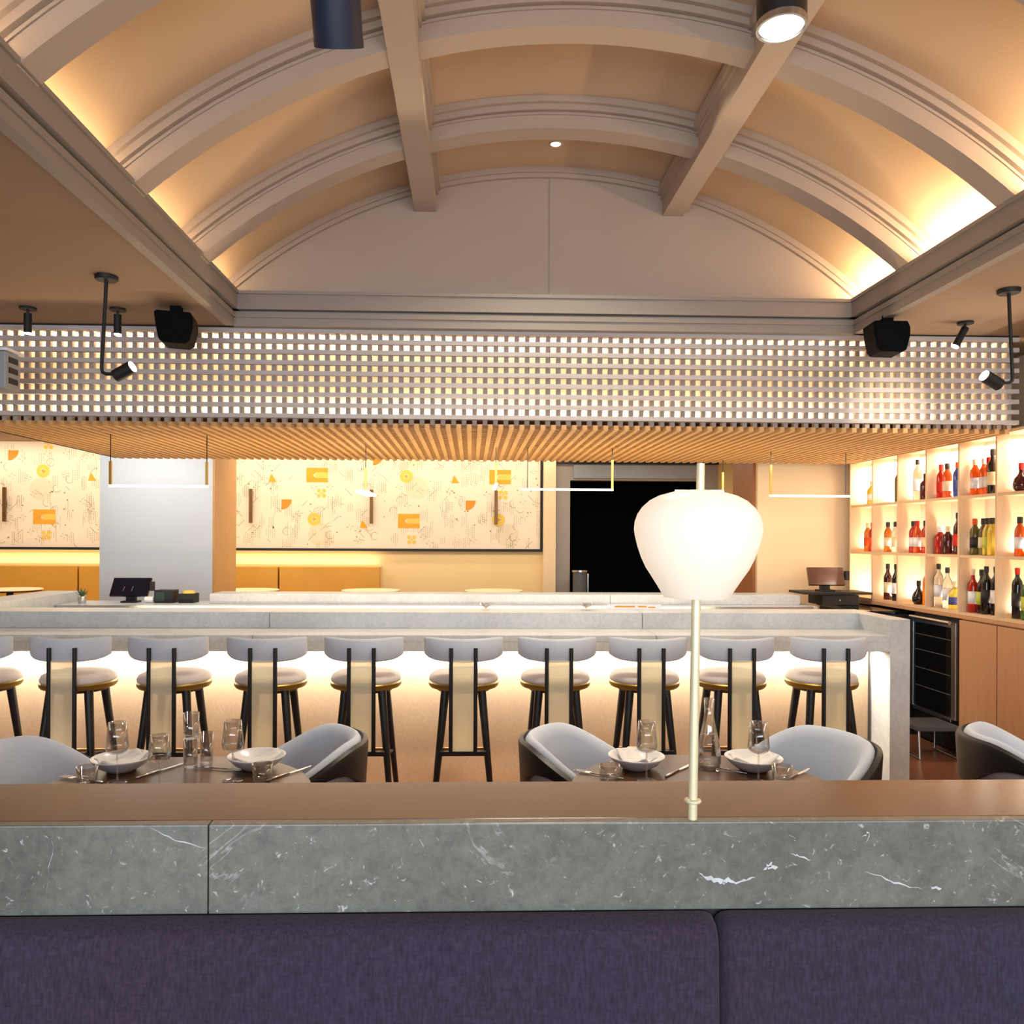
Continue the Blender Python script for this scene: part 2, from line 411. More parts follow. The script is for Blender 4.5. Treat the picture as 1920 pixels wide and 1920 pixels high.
# ---------------------------------------------------------------- barrel vault with ribs, beams and cornice
CX, CZ = .475, .84
def arc(R, dx, n=40, d0=None):
    a = math.asin(dx/R); b = -a if d0 is None else math.asin(d0/R)
    return [(CX+R*math.sin(b+(a-b)*i/n), CZ+R*math.cos(b+(a-b)*i/n)) for i in range(n+1)]
def band(R0, R1, dx, y0, y1, mb=None, n=40):
    mb = mb or MB(); A = arc(R0, dx, n); B = arc(R1, dx, n)
    rings = [[(a[0], y0, a[1]), (a[0], y1, a[1]), (b[0], y1, b[1]), (b[0], y0, b[1])] for a, b in zip(A, B)]
    return mb.loops(rings)
vault = struct('ceiling_vault', band(3.05, 3.10, 2.15, YN-.1, 5.12), M['panel'], smooth='auto')
def tympanum(y0, y1):
    top = arc(3.055, 2.05, 40); poly = top + [(CX+2.05, 2.9), (CX-2.05, 2.9)]
    return MB().prism(poly, 'y', y0, y1)
for y0, y1 in ((5.05, 5.1), (YN-.08, YN-.03)):
    part('end_panel', tympanum(y0, y1), M['paint'], vault)
part('panel_joint', MB().box(.481, .487, 5.046, 5.052, 3.0, 3.85), M['trim'], vault)
for y in (4.99, 4.25, 3.40, 2.55, 1.70, .85, 0.0, -.85):
    end = y == 4.99
    if not end:
        r = part('rib', band(2.90, 3.055, 1.99, y, y+.125), M['paint'], vault, smooth='auto')
    else:
        r = part('rib', band(3.015, 3.055, 1.99, y+.02, y+.07), M['paint'], vault, smooth='auto')
    e = 0 if end else 1
    if end:
        part('moulding', band(2.99, 3.015, 1.99, y+.035, y+.07), M['paint'], r, smooth='auto')
    else:
        part('moulding', band(3.017, 3.056, 1.99, y-.05, y+.175), M['paint'], r, smooth='auto')
        part('moulding', band(2.987, 3.017, 1.99, y-.026, y+.151), M['paint'], r, smooth='auto')
        part('moulding', band(2.969, 2.977, 1.99, y-.008, y+.133), M['paint'], r, smooth='auto')
for dx in (-.775, .795):
    x = CX+dx; zt = CZ+math.sqrt(3.055**2-(abs(dx)+.07)**2)
    b = part('beam', MB().box(x-.066, x+.066, YN-.03, 5.05, 3.606, zt+.01), M['paint'], vault)
    part('moulding', MB().box(x-.095, x+.095, YN-.03, 5.05, zt-.035, zt+.012), M['paint'], b)
    part('moulding', MB().box(x-.08, x+.08, YN-.03, 5.05, zt-.062, zt-.035), M['paint'], b)
# cornice: stepped fascia on the four sides of the opening
def cornice(name, side):
    steps = [(2.845, 2.895, 0.0), (2.895, 2.925, .012), (2.925, 2.94, -.018), (2.94, 3.03, .030), (3.03, 3.05, .042)]
    f = MB()
    for z0, z1, d in steps:
        if side == 'L': f.box(XL-.05, XL+d, YN, YF+.03, z0, z1)
        if side == 'R': f.box(XR-d, XR+.05, YN, YF+.03, z0, z1)
        if side == 'F': f.box(XL-.05, XR+.05, YF-d, YF+.06, z0, z1)
        if side == 'N': f.box(XL-.05, XR+.05, YN-.06, YN+d, z0, z1)
    # trough behind the lip for the cove light
    if side == 'L': f.box(XL-.16, XL-.05, YN, YF+.03, 2.98, 2.99)
    if side == 'R': f.box(XR+.05, XR+.16, YN, YF+.03, 2.98, 2.99)
    struct(name, f, M['trim'])
for n_, s_ in (('trim_2', 'L'), ('trim_3', 'R'), ('trim_4', 'F'), ('trim_5', 'N')): cornice(n_, s_)

# ---------------------------------------------------------------- slatted canopy over the bar
X0, X1 = -3.10, 3.49; PITCH = .066; FY = 5.0
can = thing('slatted_canopy', 'long lattice canopy of pale timber slats, lit from inside, hanging over the bar', 'canopy', (.2, 6.0, 2.235))
nx = int((X1-X0)/PITCH)
front_me = mesh_of('front_slat', MB().box(X0-.2, X1-.2, -.016, .016, -.0135, .0135), M['slat'])
zrow = [2.836-PITCH*i for i in range(9)]
for z in zrow: rep('front_slat', front_me, (0, FY+.016-6.0, z-2.235), can)
up_me = mesh_of('upright_slat', MB().box(-.0145, .0145, -.018, .018, 0, .585), M['slat_shaded'])
for i in range(nx+1): rep('upright_slat', up_me, (X0+.015+PITCH*i-.2, FY+.052-6, 2.266-2.235), can)
so_me = mesh_of('soffit_slat', MB().box(-.015, .015, FY+.004-6, 7.1-6, 0, .03), M['slat_soffit'])
for i in range(nx): rep('soffit_slat', so_me, (X0+.015+PITCH*(i+.5)-.2, 0, .0), can)
cr_me = mesh_of('cross_slat', MB().box(X0-.2, X1-.2, -.014, .014, 0, .03), M['slat_soffit'])
for i in range(31): rep('cross_slat', cr_me, (0, FY+.12+PITCH*i-6, .014), can)
part('front_backing', MB().box(X0, X1, 5.13, 5.14, 2.31, 2.855), M['slat_back'], can)
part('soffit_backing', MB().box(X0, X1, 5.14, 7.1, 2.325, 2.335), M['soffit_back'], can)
part('cavity_shelf', MB().box(X0, X1, 5.075, 5.13, 2.305, 2.312), M['slat_shaded'], can)
part('frame', MB().box(X0, X1, 5.0, 7.1, 2.85, 2.856).box(X0-.02, X0, 5.02, 7.1, 2.24, 2.85).box(X0, X1, 7.08, 7.1, 2.31, 2.85), M['black'], can)

# ---------------------------------------------------------------- bar
bar = thing('bar_counter', 'long pale stone bar counter with raised back ledge and glowing underside', 'bar counter', (-.5, 5.0, 0))
for a, b in ((-3.7, -1.3), (-1.297, 1.12), (1.123, 2.555)):
    part('counter_slab', MB().box(a, b, 4.8, 5.22, .93, .97), M['bar_stone'], bar, bevel=.003)
    part('apron', MB().box(a, b, 4.8, 4.83, .872, .93), M['bar_stone'], bar, bevel=.002)
    part('raised_slab', MB().box(a, b if b < 2 else 2.56, 5.2, 5.5, .965, 1.07), M['bar_stone'], bar, bevel=.003)
part('front_panel', MB().box(-3.7, 2.53, 5.02, 5.08, 0, .93), M['bar_front'], bar)
part('light_channel', MB().box(-3.7, 2.53, 4.93, 5.02, .868, .93), M['trim'], bar)
part('end_slab', MB().box(2.555, 2.68, 4.8, 5.5, 0, 1.07), M['bar_stone'], bar, bevel=.004)
rt = thing('bar_return', 'pale stone bar return closing the bar at left', 'bar counter', (-3.6, 6.3, 0))
part('slab', MB().box(-3.75, -3.44, 5.51, 7.2, 0, 1.07), M['bar_stone'], rt, bevel=.004)
part('service_shelf', MB().box(-3.4, 2.5, 5.5, 5.56, .6, .9), M['steel'], bar)
bb = thing('back_bar', 'back counter of the bar with pale stone ledge and steel front', 'counter', (0, 7.0, 0))
part('base', MB().box(-3.435, 2.66, 6.78, 7.2, 0, .94), M['steel'], bb)
part('worktop', MB().box(-3.43, 2.95, 6.72, 7.2, .94, .985), M['bar_stone'], bb, bevel=.003)
bl = thing('back_ledge', 'raised pale stone ledge standing on the back counter', 'ledge', (.4, 7.03, .986))
for a, b in ((-2.22, 1.2), (1.203, 2.86)):
    part('slab', MB().box(a, b, 6.87, 7.2, .986, 1.07), M['bar_stone'], bl, bevel=.003)
part('front_rail', MB().box(-3.4, 2.9, 6.69, 6.718, .90, .984), M['steel'], bb)
wb = thing('steel_worktop', 'low stainless worktop behind the bar', 'worktop', (0, 6.2, 0))
part('top', MB().box(-3.3, 2.4, 5.95, 6.45, .86, .90), M['steel'], wb)
for x in (-3.2, -1.3, .5, 2.3): part('leg', MB().box(x-.02, x+.02, 6.0, 6.4, 0, .86), M['steel'], wb)

# ---------------------------------------------------------------- bar stools
st = thing('bar_stool', 'pale grey bar stool', 'stool', (0, 0, 0))
# seat centre at the origin, back towards -Y
part('seat', MB().lathe([(.0, .725), (.175, .725), (.196, .735), (.2, .75), (.19, .771), (.155, .788), (.06, .797), (0, .798)], n=40), M['seat'], st, smooth=True, local=True)
part('seat_ring', MB().lathe([(.17, .70), (.192, .702), (.201, .712), (.203, .73), (.196, .738), (.17, .738)], n=40), M['dark_brass'], st, smooth='auto', local=True)
part('seat_base', MB().lathe([(0, .682), (.15, .682), (.165, .70), (0, .70)], n=28), M['black_wood'], st, smooth='auto', local=True)
def backrest():
    rings = []; R = .30; N = 22
    for i in range(N+1):
        t = -1+2*i/N; a = t*.80
        k = max(0.0, (abs(t)-.62)/.38)
        zb = .862+.018*t*t+.018*k**2; zt = 1.0-.008*(1-t*t)-.006*k**3
        th = .036*(1-.45*k**4)
        c = Vector((math.sin(a), -math.cos(a), 0)); o = Vector((0, .115, 0)); ring = []
        for ang in range(12):
            b = 2*PI*ang/12; cb, sb = math.cos(b), math.sin(b)
            u = math.copysign(abs(cb)**.5, cb)*th/2; v = math.copysign(abs(sb)**.28, sb)*(zt-zb)/2
            p = o+c*(R+.0+u); ring.append((p.x, p.y, (zt+zb)/2+v))
        rings.append(ring)
    return MB().loops(rings)
part('backrest', backrest(), M['stool'], st, smooth=True, local=True)
for s in (-1, 1):
    part('back_post', MB().tube([(s*.068, -.205, .945), (s*.068, -.205, .372)], .0115, 10), M['black_wood'], st, smooth='auto', local=True)
    for q in (-1, 1):
        part('leg', MB().tube([(s*.102, q*.095 if q > 0 else -.11, .70), (s*.168, .175 if q > 0 else -.20, 0)], .0245, 12, .014), M['black_wood'], st, smooth='auto', local=True)
    part('side_rail', MB().tube([(s*.132, -.16, .36), (s*.138, .14, .29)], .010, 8), M['black_wood'], st, smooth='auto', local=True)
part('back_rail', MB().box(-.128, .128, -.214, -.184, .352, .376), M['black_wood'], st, local=True)
part('foot_rail', MB().tube([(-.135, .14, .30), (.135, .14, .30)], .010, 8), M['bronze'], st, smooth='auto', local=True)
part('back_panel', MB().box(-.057, .057, -.208, -.202, .376, .875), M['veil'], st, local=True)
SX = [2.05, 1.512, 1.008, .489, -.04, -.60, -1.142, -1.688, -2.226, -2.765]
RZ = [-.03, .0, -.02, 0, 0, .0, .02, .015, .03, .03]
for i, (x, rz) in enumerate(zip(SX, RZ)):
    lab = 'pale grey bar stool, %s in the row from the stone end slab' % ORD[i]
    if i == 0: st.location = (x, 4.62, 0); st.rotation_euler = (0, 0, rz); st['label'] = lab; st['group'] = 'bar stools along the counter'
    else: dup(st, (x, 4.62, 0), rz, lab, 'bar stools along the counter')

# ---------------------------------------------------------------- tub chairs
def tub(loc, face, label):
    """face = direction (radians from +X) the chair opens to"""
    t = thing('tub_chair', label, 'chair', (loc[0], loc[1], 0), face, 'blue grey tub chairs')
    A = 2.25; N = 40
    def sm(x): x = max(0, min(1, x)); return x*x*(3-2*x)
    def rim(a): return .748 - .165*sm((abs(a)-.6)/1.45)
    def pos(a, r, z):
        fl = 1+.16*(z-.45)
        if abs(a) > PI/2:      # the arms run straight on past the half circle
            e = abs(a)-PI/2
            return (e*.36, math.copysign(r*fl*(1+.05*e), a), z)
        return (-(r+.02)*math.cos(a)*fl*1.02, r*math.sin(a)*fl, z)
    pad = []; shell = []; rail = []
    for i in range(N+1):
        a = -A+2*A*i/N; h = rim(a); e = 1-.35*sm((abs(a)-2.0)/.25)
        ri, ro = .238, .290
        w_ = (ro-ri)*e; m_ = (ri+ro)/2; ri, ro = m_-w_/2, m_+w_/2
        pad.append([pos(a, ri+.008, .40), pos(a, ri-.004, .5), pos(a, ri+.0, h-.05), pos(a, ri+.008, h-.02), pos(a, ri+.024, h-.003), pos(a, (ri+ro)/2+.004, h), pos(a, ro-.012, h-.006), pos(a, ro-.002, h-.022), pos(a, ro-.002, h-.06), pos(a, ro-.006, .40)])
        lo = h-.058-.15*sm((1.25-abs(a))/1.1)
        shell.append([pos(a, ro+.000, lo), pos(a, ro+.0, h-.022), pos(a, ro+.006, h-.012), pos(a, ro+.022, h-.02), pos(a, ro+.026, h-.035), pos(a, ro+.026, lo)])
    part('back_pad', MB().loops(pad), M['tub'], t, smooth=True, local=True)
    part('frame', MB().loops(shell), M['black_wood'], t, smooth='auto', local=True)
    part('seat', MB().lathe([(0, .37), (.225, .37), (.25, .40), (.25, .45), (.23, .475), (0, .485)], n=36), M['tub'], t, smooth=True, local=True)
    for sx in (-1, 1):
        for sy in (-1, 1):
            top = .40 if sx > 0 else .55
            part('leg', MB().tube([(sx*.18 if sx > 0 else -.285, sy*.17, top), (sx*.23 if sx > 0 else -.30, sy*.22, 0)], .02, 10, .012), M['black_wood'], t, smooth='auto', local=True)
    part('seat_frame', MB().lathe([(0, .335), (.21, .335), (.225, .37), (0, .37)], n=30), M['black_wood'], t, smooth='auto', local=True)
    return t
tub((-.77, 3.25), math.radians(198), 'blue grey tub chair at the right of the table with three stacked glasses')
tub((-1.60, 3.06), math.radians(-14), 'leftmost blue grey tub chair, cut by the left edge of the view')
tub((.55, 3.25), math.radians(-20), 'blue grey tub chair just left of the table lamp, facing the carafe')
tub((1.29, 3.20), math.radians(197), 'blue grey tub chair between the table lamp and the stone end slab')
tub((2.42, 3.24), math.radians(-24), 'blue grey tub chair before the wood cabinets at far right')

# ---------------------------------------------------------------- round tables and what stands on them
def rtable(x, y, label):
    t = thing('round_table', label, 'table', (x, y, 0), 0, 'round brown dining tables')
    part('tabletop', MB().lathe([(0, .715), (.43, .715), (.445, .72), (.45, .73), (.447, .738), (.44, .74), (0, .74)], n=56), M['table_wood'], t, smooth='auto', local=True)
    part('column', MB().lathe([(.035, .03), (.035, .70), (.12, .715)], n=20), M['black'], t, smooth='auto', local=True)
    part('base', MB().lathe([(0, 0), (.26, 0), (.26, .012), (.05, .03), (0, .03)], n=32), M['black'], t, smooth='auto', local=True)
rtable(-.958, 2.55, 'round brown table laid with three glasses, left of the lamp')
rtable(.770, 2.55, 'round brown table laid with a carafe, behind the table lamp')
TZ = .74
def bowl(x, y, label):
    t = thing('bowl', label, 'bowl', (x, y, TZ), random.random()*3, 'white bowls on the round tables')
    prof = [(.0, .004), (.045, 0), (.05, .003), (.075, .018), (.095, .040), (.1, .046), (.098, .048), (.092, .042), (.07, .023), (.04, .013), (0, .011)]
    part('body', MB().lathe(prof, n=40), M['white'], t, smooth=True, local=True)
    f = MB(); N = 14      # napkin folded in the bowl: a shallow pleated sheet
    rings = []
    for i in range(N+1):
        u = -1+2*i/N
        rings.append([(u*.08, v*.05*(1-.35*abs(u)), .030+.022*u*u+.010*math.cos(3*u+v*4)*(1-abs(v)*.5)) for v in (-1, -.5, 0, .5, 1)])
    f.loops(rings, closed_ring=False, caps=False)
    n_ = part('napkin', f, M['linen'], t, smooth=True, local=True)
    sd = n_.modifiers.new('solid', 'SOLIDIFY'); sd.thickness = .003
def wineglass(x, y, label, h=.20):
    t = thing('wine_glass', label, 'glass', (x, y, TZ), 0, 'stemmed wine glasses on the round tables')
    k = h/.20
    part('base', MB().lathe([(0, .001), (.032, 0), (.034, .002), (.02, .005), (.004, .008)], n=24), M['glass'], t, smooth=True, local=True)
    part('stem', MB().tube([(0, 0, .006), (0, 0, .095*k)], .0032, 8), M['glass'], t, smooth=True, local=True)
    part('cup', MB().lathe([(.003, .094*k), (.02, .098*k), (.033, .106*k), (.036, .118*k), (.033, .15*k), (.028, h), (.0268, h), (.0318, .15*k), (.0345, .119*k), (.0315, .109*k), (.019, .102*k), (.002, .099*k)], n=28), M['glass'], t, smooth=True, local=True)
def tumbler(x, y, label, z=TZ, h=.085, r=.03, group='water glasses on the round tables'):
    t = thing('tumbler', label, 'glass', (x, y, z), 0, group)
    part('cup', MB().lathe([(0, .004), (r*.86, 0), (r*.9, .003), (r, h), (r-.0015, h), (r*.84, .012), (0, .01)], n=26), M['glass'], t, smooth=True, local=True)
def carafe(x, y, label, h=.25):
    t = thing('carafe', label, 'carafe', (x, y, TZ), 0)
    part('body', MB().lathe([(0, .003), (.036, 0), (.04, .006), (.043, .03), (.038, .09), (.024, .15), (.017, .19), (.018, h), (.0165, h), (.0155, .19), (.022, .15), (.036, .09), (.041, .03), (.037, .012), (0, .01)], n=28), M['glass'], t, smooth=True, local=True)
    part('water', MB().lathe([(0, .012), (.036, .012), (.040, .03), (.035, .09), (.028, .125), (0, .125)], n=24), M['glass'], t, smooth=True, local=True)
def fork(x, y, rz, label):
    t = thing('fork', label, 'fork', (x, y, TZ), rz, 'forks beside the bowls')
    part('handle', MB().tube([(0, -.09, .003), (0, -.02, .005), (0, .03, .004)], .0035, 8, .002), M['steel'], t, smooth=True, local=True)
    f = MB().box(-.011, .011, .03, .05, .004, .006)
    for i in range(4): f.box(-.011+.0065*i, -.0085+.0065*i, .05, .09, .004, .006)
    part('head', f, M['steel'], t, local=True)
def knife(x, y, rz, label):
    t = thing('knife', label, 'knife', (x, y, TZ), rz, 'knives beside the bowls')
    part('handle', MB().tube([(0, -.10, .004), (0, 0, .004)], .0045, 8, .0035), M['steel'], t, smooth=True, local=True)
    part('blade', MB().prism([(-.004, 0), (.006, .0), (.009, .05), (.004, .1), (-.004, .108)], 'z', .003, .0045), M['steel'], t, local=True)
bowl(-1.21, 2.815, 'white bowl with folded napkin beside the leftmost tub chair')
bowl(-.75, 2.835, 'white bowl with folded napkin, right end of the left round table')
bowl(.588, 2.815, 'white bowl with folded napkin just left of the brass lamp stem')
bowl(.998, 2.79, 'white bowl with folded napkin just right of the brass lamp stem')
wineglass(-1.162, 2.672, 'stemmed wine glass in front of the leftmost white bowl')
wineglass(-.79, 2.69, 'stemmed wine glass in front of the bowl at right on the left table', .20)
wineglass(.592, 2.67, 'stemmed wine glass in front of the bowl left of the lamp stem')
wineglass(.965, 2.65, 'stemmed wine glass in front of the bowl right of the lamp stem')
wineglass(-1.005, 2.62, 'stemmed wine glass alone at the middle of the left round table', .17)
tumbler(-.985, 2.85, 'water glass under two others in the middle of the left table', h=.10, r=.026)
tumbler(-.945, 2.90, 'water glass standing behind the stacked glasses on the left table', h=.11, r=.024)
tumbler(-.983, 2.85, 'upside down glass on top of the stack on the left table', z=TZ+.101, h=.09, r=.028)
tumbler(.47, 2.685, 'low water glass in front of the bowl left of the lamp', h=.05, r=.036)
tumbler(1.045, 2.65, 'low water glass in front of the bowl right of the lamp', h=.055, r=.034)
tumbler(-1.26, 2.672, 'low water glass in front of the leftmost bowl', h=.055, r=.034)
tumbler(-.69, 2.68, 'low water glass at the right rim of the left table', h=.06, r=.034)
carafe(.842, 2.80, 'clear glass water carafe right of the lamp stem on the round table')
fork(-1.29, 2.70, 1.2, 'fork left of the leftmost white bowl'); knife(-1.07, 2.80, -.5, 'knife right of the leftmost white bowl')
fork(-.88, 2.82, 1.3, 'fork left of the bowl at right on the left table'); knife(-.62, 2.76, -.6, 'knife right of the bowl at right on the left table')
fork(.44, 2.73, 1.0, 'fork left of the bowl beside the lamp stem'); knife(.73, 2.78, -.7, 'knife between the lamp stem and the bowl left of it')
fork(.885, 2.79, .9, 'fork left of the bowl right of the lamp'); knife(1.125, 2.72, -.8, 'knife right of the bowl right of the lamp')

# ---------------------------------------------------------------- near ledge, banquette, lamp
led = thing('stone_ledge', 'grey marble ledge with brown top across the foreground', 'ledge', (0, 1.5, 0))
for a, b in ((-2.1, -.4555), (-.4535, 1.18), (1.182, 2.3)):
    part('front_slab', MB().box(a, b, 1.405, 1.43, .895, 1.05), M['stone'], led, bevel=.0025)
for a, b in ((-2.1, 2.3),):
    part('top_slab', MB().box(a, b, 1.43, 1.648, 1.025, 1.0495), M['brown_stone'], led, bevel=.002)
def vein(pts, w):
    rr = random.Random(len(pts)); f = MB(); top = []; bot = []
    P = [Vector((x, 0, z)) for x, z in pts]; fine = []
    for a, b in zip(P, P[1:]):
        for k in range(4): fine.append(a.lerp(b, k/4)+Vector((rr.uniform(-.002, .002), 0, rr.uniform(-.002, .002))))
    fine.append(P[-1]); n = len(fine)
    for i, p in enumerate(fine):
        e = min(1, 3*i/n+.15, 3*(n-1-i)/n+.15)*w*rr.uniform(.35, 1.5)
        top.append((p.x, 1.4046, p.z+e)); bot.append((p.x, 1.4046, p.z-e*rr.uniform(.4, 1)))
    f.loops([top, [(x, 1.4056, z) for x, y, z in top], [(x, 1.4056, z) for x, y, z in bot], bot], closed_ring=False, caps=False)
    part('white_vein', MB().loops([[t, b] for t, b in zip(top, bot)], closed_ring=False, caps=False), M['vein'], led)
for pts, w_ in (([(.407, .961), (.417, .953), (.439, .945), (.455, .947), (.472, .942), (.491, .947), (.506, .951)], .0042), ([(.522, .964), (.531, .971), (.537, .979)], .004), ([(.526, .968), (.547, .969)], .004),
                ([(.449, .946), (.452, .932)], .0018), ([(.571, .993), (.587, .988), (.606, .981)], .0014), ([(.704, .962), (.741, .947), (.775, .934), (.809, .927)], .0013), ([(.822, .931), (.843, .928)], .003),
                ([(.70, 1.022), (.712, 1.03), (.706, 1.012)], .0016), ([(-.719, 1.047), (-.721, 1.003), (-.728, .966), (-.731, .911)], .0011), ([(-.553, 1.046), (-.51, 1.024), (-.457, 1.01)], .0010)):
    vein(pts, w_)
part('half_wall', MB().box(-2.1, 2.3, 1.41, 1.63, 0, .894).box(-2.1, 2.3, 1.43, 1.63, .894, 1.025), M['black_wood'], led)
bq = thing('purple_banquette', 'dark purple upholstered banquette along the stone ledge', 'banquette', (0, 1.2, 0))
def back_cushion(x0, x1):
    prof = [(1.404, .42), (1.404, .894), (1.395, .895), (1.385, .894), (1.368, .890), (1.357, .877), (1.352, .86), (1.35, .82), (1.33, .42)]
    rings = []; N = 24; r = .022
    for i in range(N+1):
        u = i/N
        k = 0; x = x0+(x1-x0)*u
        d = min(x-x0, x1-x)
        rings.append((x, 0))
    xs = [x0, x0+.002, x0+.006, x0+.013, x0+.024, x0+.05] + [x0+.05+(x1-x0-.1)*i/6 for i in range(1, 6)] + [x1-.05, x1-.024, x1-.013, x1-.006, x1-.002, x1]
    out = []
    for x in xs:
        d = min(x-x0, x1-x); q = 0 if d >= r else r-math.sqrt(max(0, r*r-(r-d)**2))
        out.append([(x, min(1.404, y+(q if y < 1.40 else 0)), z-(q if z > .8 else 0)*.9) for y, z in prof])
    return MB().loops(out)
for a, b in ((-1.6, .4315), (.4325, 2.2)): part('back_cushion', back_cushion(a, b), M['purple'], bq, smooth='auto')
part('seat', MB().box(-1.6, 2.2, .85, 1.33, .28, .46), M['purple'], bq, bevel=.03)
part('plinth', MB().box(-1.6, 2.2, .92, 1.404, 0, .28), M['black_wood'], bq)
lamp = thing('table_lamp', 'brass table lamp with glowing white glass shade on the ledge', 'lamp', (.398, 1.420, 1.0495))
lamp.rotation_euler = (0, .0125, 0)
part('stem', MB().tube([(0, 0, 0), (0, 0, .40)], .0082, 16), M['pale_brass'], lamp, smooth='auto', local=True)
part('collar', MB().lathe([(.008, .030), (.014, .031), (.0155, .0335), (.014, .036), (.008, .037)], n=24), M['pale_brass'], lamp, smooth=True, local=True)
part('finial', MB().tube([(.004, 0, .585), (.004, 0, .637)], .0072, 14), M['pale_brass'], lamp, smooth='auto', local=True)
prof = [(.012, .396), (.045, .396), (.0560, .3965), (.0590, .400), (.0685, .416), (.0800, .434), (.0900, .449), (.0985, .467), (.1055, .487), (.1105, .507), (.1120, .518), (.1110, .531), (.1065, .545), (.0980, .558), (.0850, .570), (.0680, .579), (.0450, .5855), (.02, .589), (0, .590)]
part('shade', MB().lathe(prof, n=64), M['opal'], lamp, smooth='auto', local=True)
pt = bpy.data.lights.new('bulb', 'POINT'); pt.energy = .22; pt.color = (1, .88, .72); pt.shadow_soft_size = .03
po = bpy.data.objects.new('bulb', pt); C.objects.link(po); po.location = (.41, 1.39, 1.57)

# ---------------------------------------------------------------- shelves with bottles on the right
PY = .4125; Y0 = 7.297; NB = 7
sh = thing('display_shelf', 'tall pale oak shelf wall of lit square bays full of bottles', 'shelf', (3.66, 5.8, 1.0))
YE = Y0-PY*NB
part('back_panel', MB().box(3.69, 3.71, YE, Y0, 1.021, 2.3), M['shelf_back'], sh)
for k in range(NB+1):
    part('upright', MB().box(3.5, 3.69, Y0-PY*k-.009, Y0-PY*k+.009, 1.021, 2.275), M['shelf'], sh)
for z in (1.021, 1.43, 1.852, 2.262):
    part('shelf_board', MB().box(3.505, 3.69, YE, Y0, z, z+.020), M['shelf'], sh)
cabs = [(5.22, 5.63), (4.81, 5.215), (4.40, 4.805)]
for i, (a, b) in enumerate(cabs):
    c_ = thing('base_cabinet', 'honey wood base cabinet under the bottle shelf, %s from the fridge' % ORD[i], 'cabinet', (3.66, (a+b)/2, 0), 0, 'wood base cabinets under the bottle shelf')
    part('body', MB().box(3.52, 3.82, a, b, 0, .995), M['wood'], c_)
    part('door', MB().box(3.498, 3.52, a+.004, b-.004, .06, .985), M['wood'], c_, bevel=.002)
cw = thing('shelf_counter', 'long wood worktop carrying the bottle shelf', 'worktop', (3.66, 5.8, .995))
part('board', MB().box(3.49, 3.82, YE, Y0, .996, 1.019), M['wood'], cw, bevel=.002)
fr = thing('wine_fridge', 'black glass wine fridge with steel door frame under the shelf', 'fridge', (3.66, 5.95, 0))
part('body', MB().box(3.53, 3.82, 5.64, 6.26, .02, .99), M['black'], fr)
part('plinth', MB().box(3.56, 3.82, 5.64, 6.26, 0, .02), M['black'], fr)
dr = part('door', MB().box(3.505, 3.53, 5.72, 6.22, .25, .93), M['dark_glass'], fr)
part('door_frame', MB().box(3.495, 3.53, 5.665, 5.72, .25, .955).box(3.495, 3.53, 6.22, 6.255, .25, .955).box(3.495, 3.53, 5.72, 6.22, .915, .955).box(3.495, 3.53, 5.72, 6.22, .23, .26), M['steel'], dr, bevel=.002)
part('handle', MB().tube([(3.46, 5.68, .955), (3.46, 6.2, .955)], .014, 12), M['steel'], dr, smooth='auto')
for z in (.42, .56, .70, .82): part('rack', MB().box(3.503, 3.506, 5.74, 6.2, z, z+.006), M['bin_grey'], fr)
ib = thing('ice_well', 'black steel bar unit beside the wine fridge', 'cabinet', (3.66, 6.7, 0))
part('body', MB().box(3.2, 3.82, 6.3, 7.25, 0, .96), M['black'], ib)
part('tray', MB().box(3.15, 3.49, 6.3, 7.2, .96, .985), M['dark_glass'], ib)
sp = thing('step_stool', 'low grey metal step stool on the floor by the wine fridge', 'stool', (3.35, 5.72, 0))
part('top', MB().box(3.16, 3.47, 5.56, 5.86, .20, .235), M['bin_grey'], sp, bevel=.006)
for x in (3.18, 3.45):
    part('leg', MB().tube([(x, 5.58, .20), (x, 5.56, .01), (x, 5.84, .01), (x, 5.84, .20)], .009, 8), M['steel'], sp, smooth='auto')

G = {k: tinted('glass_'+k, S(*c), t) for k, c, t in (
    ('amber', (206, 120, 30), .6), ('orange', (224, 96, 28), .4), ('red', (178, 40, 26), .4), ('dark', (28, 24, 26), .1), ('wine', (66, 20, 24), .2),
    ('clear', (236, 238, 236), .9), ('green', (56, 88, 40), .3), ('yellow', (232, 204, 84), .5), ('olive', (92, 84, 40), .4), ('blue', (46, 70, 150), .3))}
LBL = {'white': M['white'], 'cream': plain('cream_label', S(238, 220, 180), .7), 'orange': plain('orange_label', S(226, 92, 34), .7), 'red': plain('red_label', S(196, 36, 30), .7),
       'black': plain('black_label', S(24, 22, 24), .6), 'lime': plain('lime_label', S(206, 214, 90), .7), 'blue': plain('blue_label', S(56, 76, 150), .7)}
SHAPES = {
    'wine': (.033, [(0, .004), (.031, 0), (.033, .005), (.033, .185), (.030, .205), (.018, .23), (.0135, .245), (.0135, .30)], (.06, .15), .30),
    'spirit': (.0325, [(0, .004), (.031, 0), (.0325, .005), (.0325, .16), (.029, .18), (.016, .205), (.014, .215), (.014, .25)], (.05, .125), .25),
    'squat': (.043, [(0, .004), (.041, 0), (.043, .005), (.043, .11), (.038, .135), (.018, .155), (.015, .165), (.015, .20)], (.035, .09), .20),
    'tall': (.033, [(0, .004), (.031, 0), (.033, .005), (.033, .22), (.028, .245), (.014, .27), (.0125, .28), (.0125, .325)], (.08, .17), .325),
    'decanter': (.06, [(0, .004), (.03, 0), (.046, .02), (.05, .05), (.042, .085), (.02, .115), (.014, .13), (.014, .18)], (.03, .06), .18),
}
ROWZ = {'top': 1.874, 'middle': 1.452, 'bottom': 1.042}
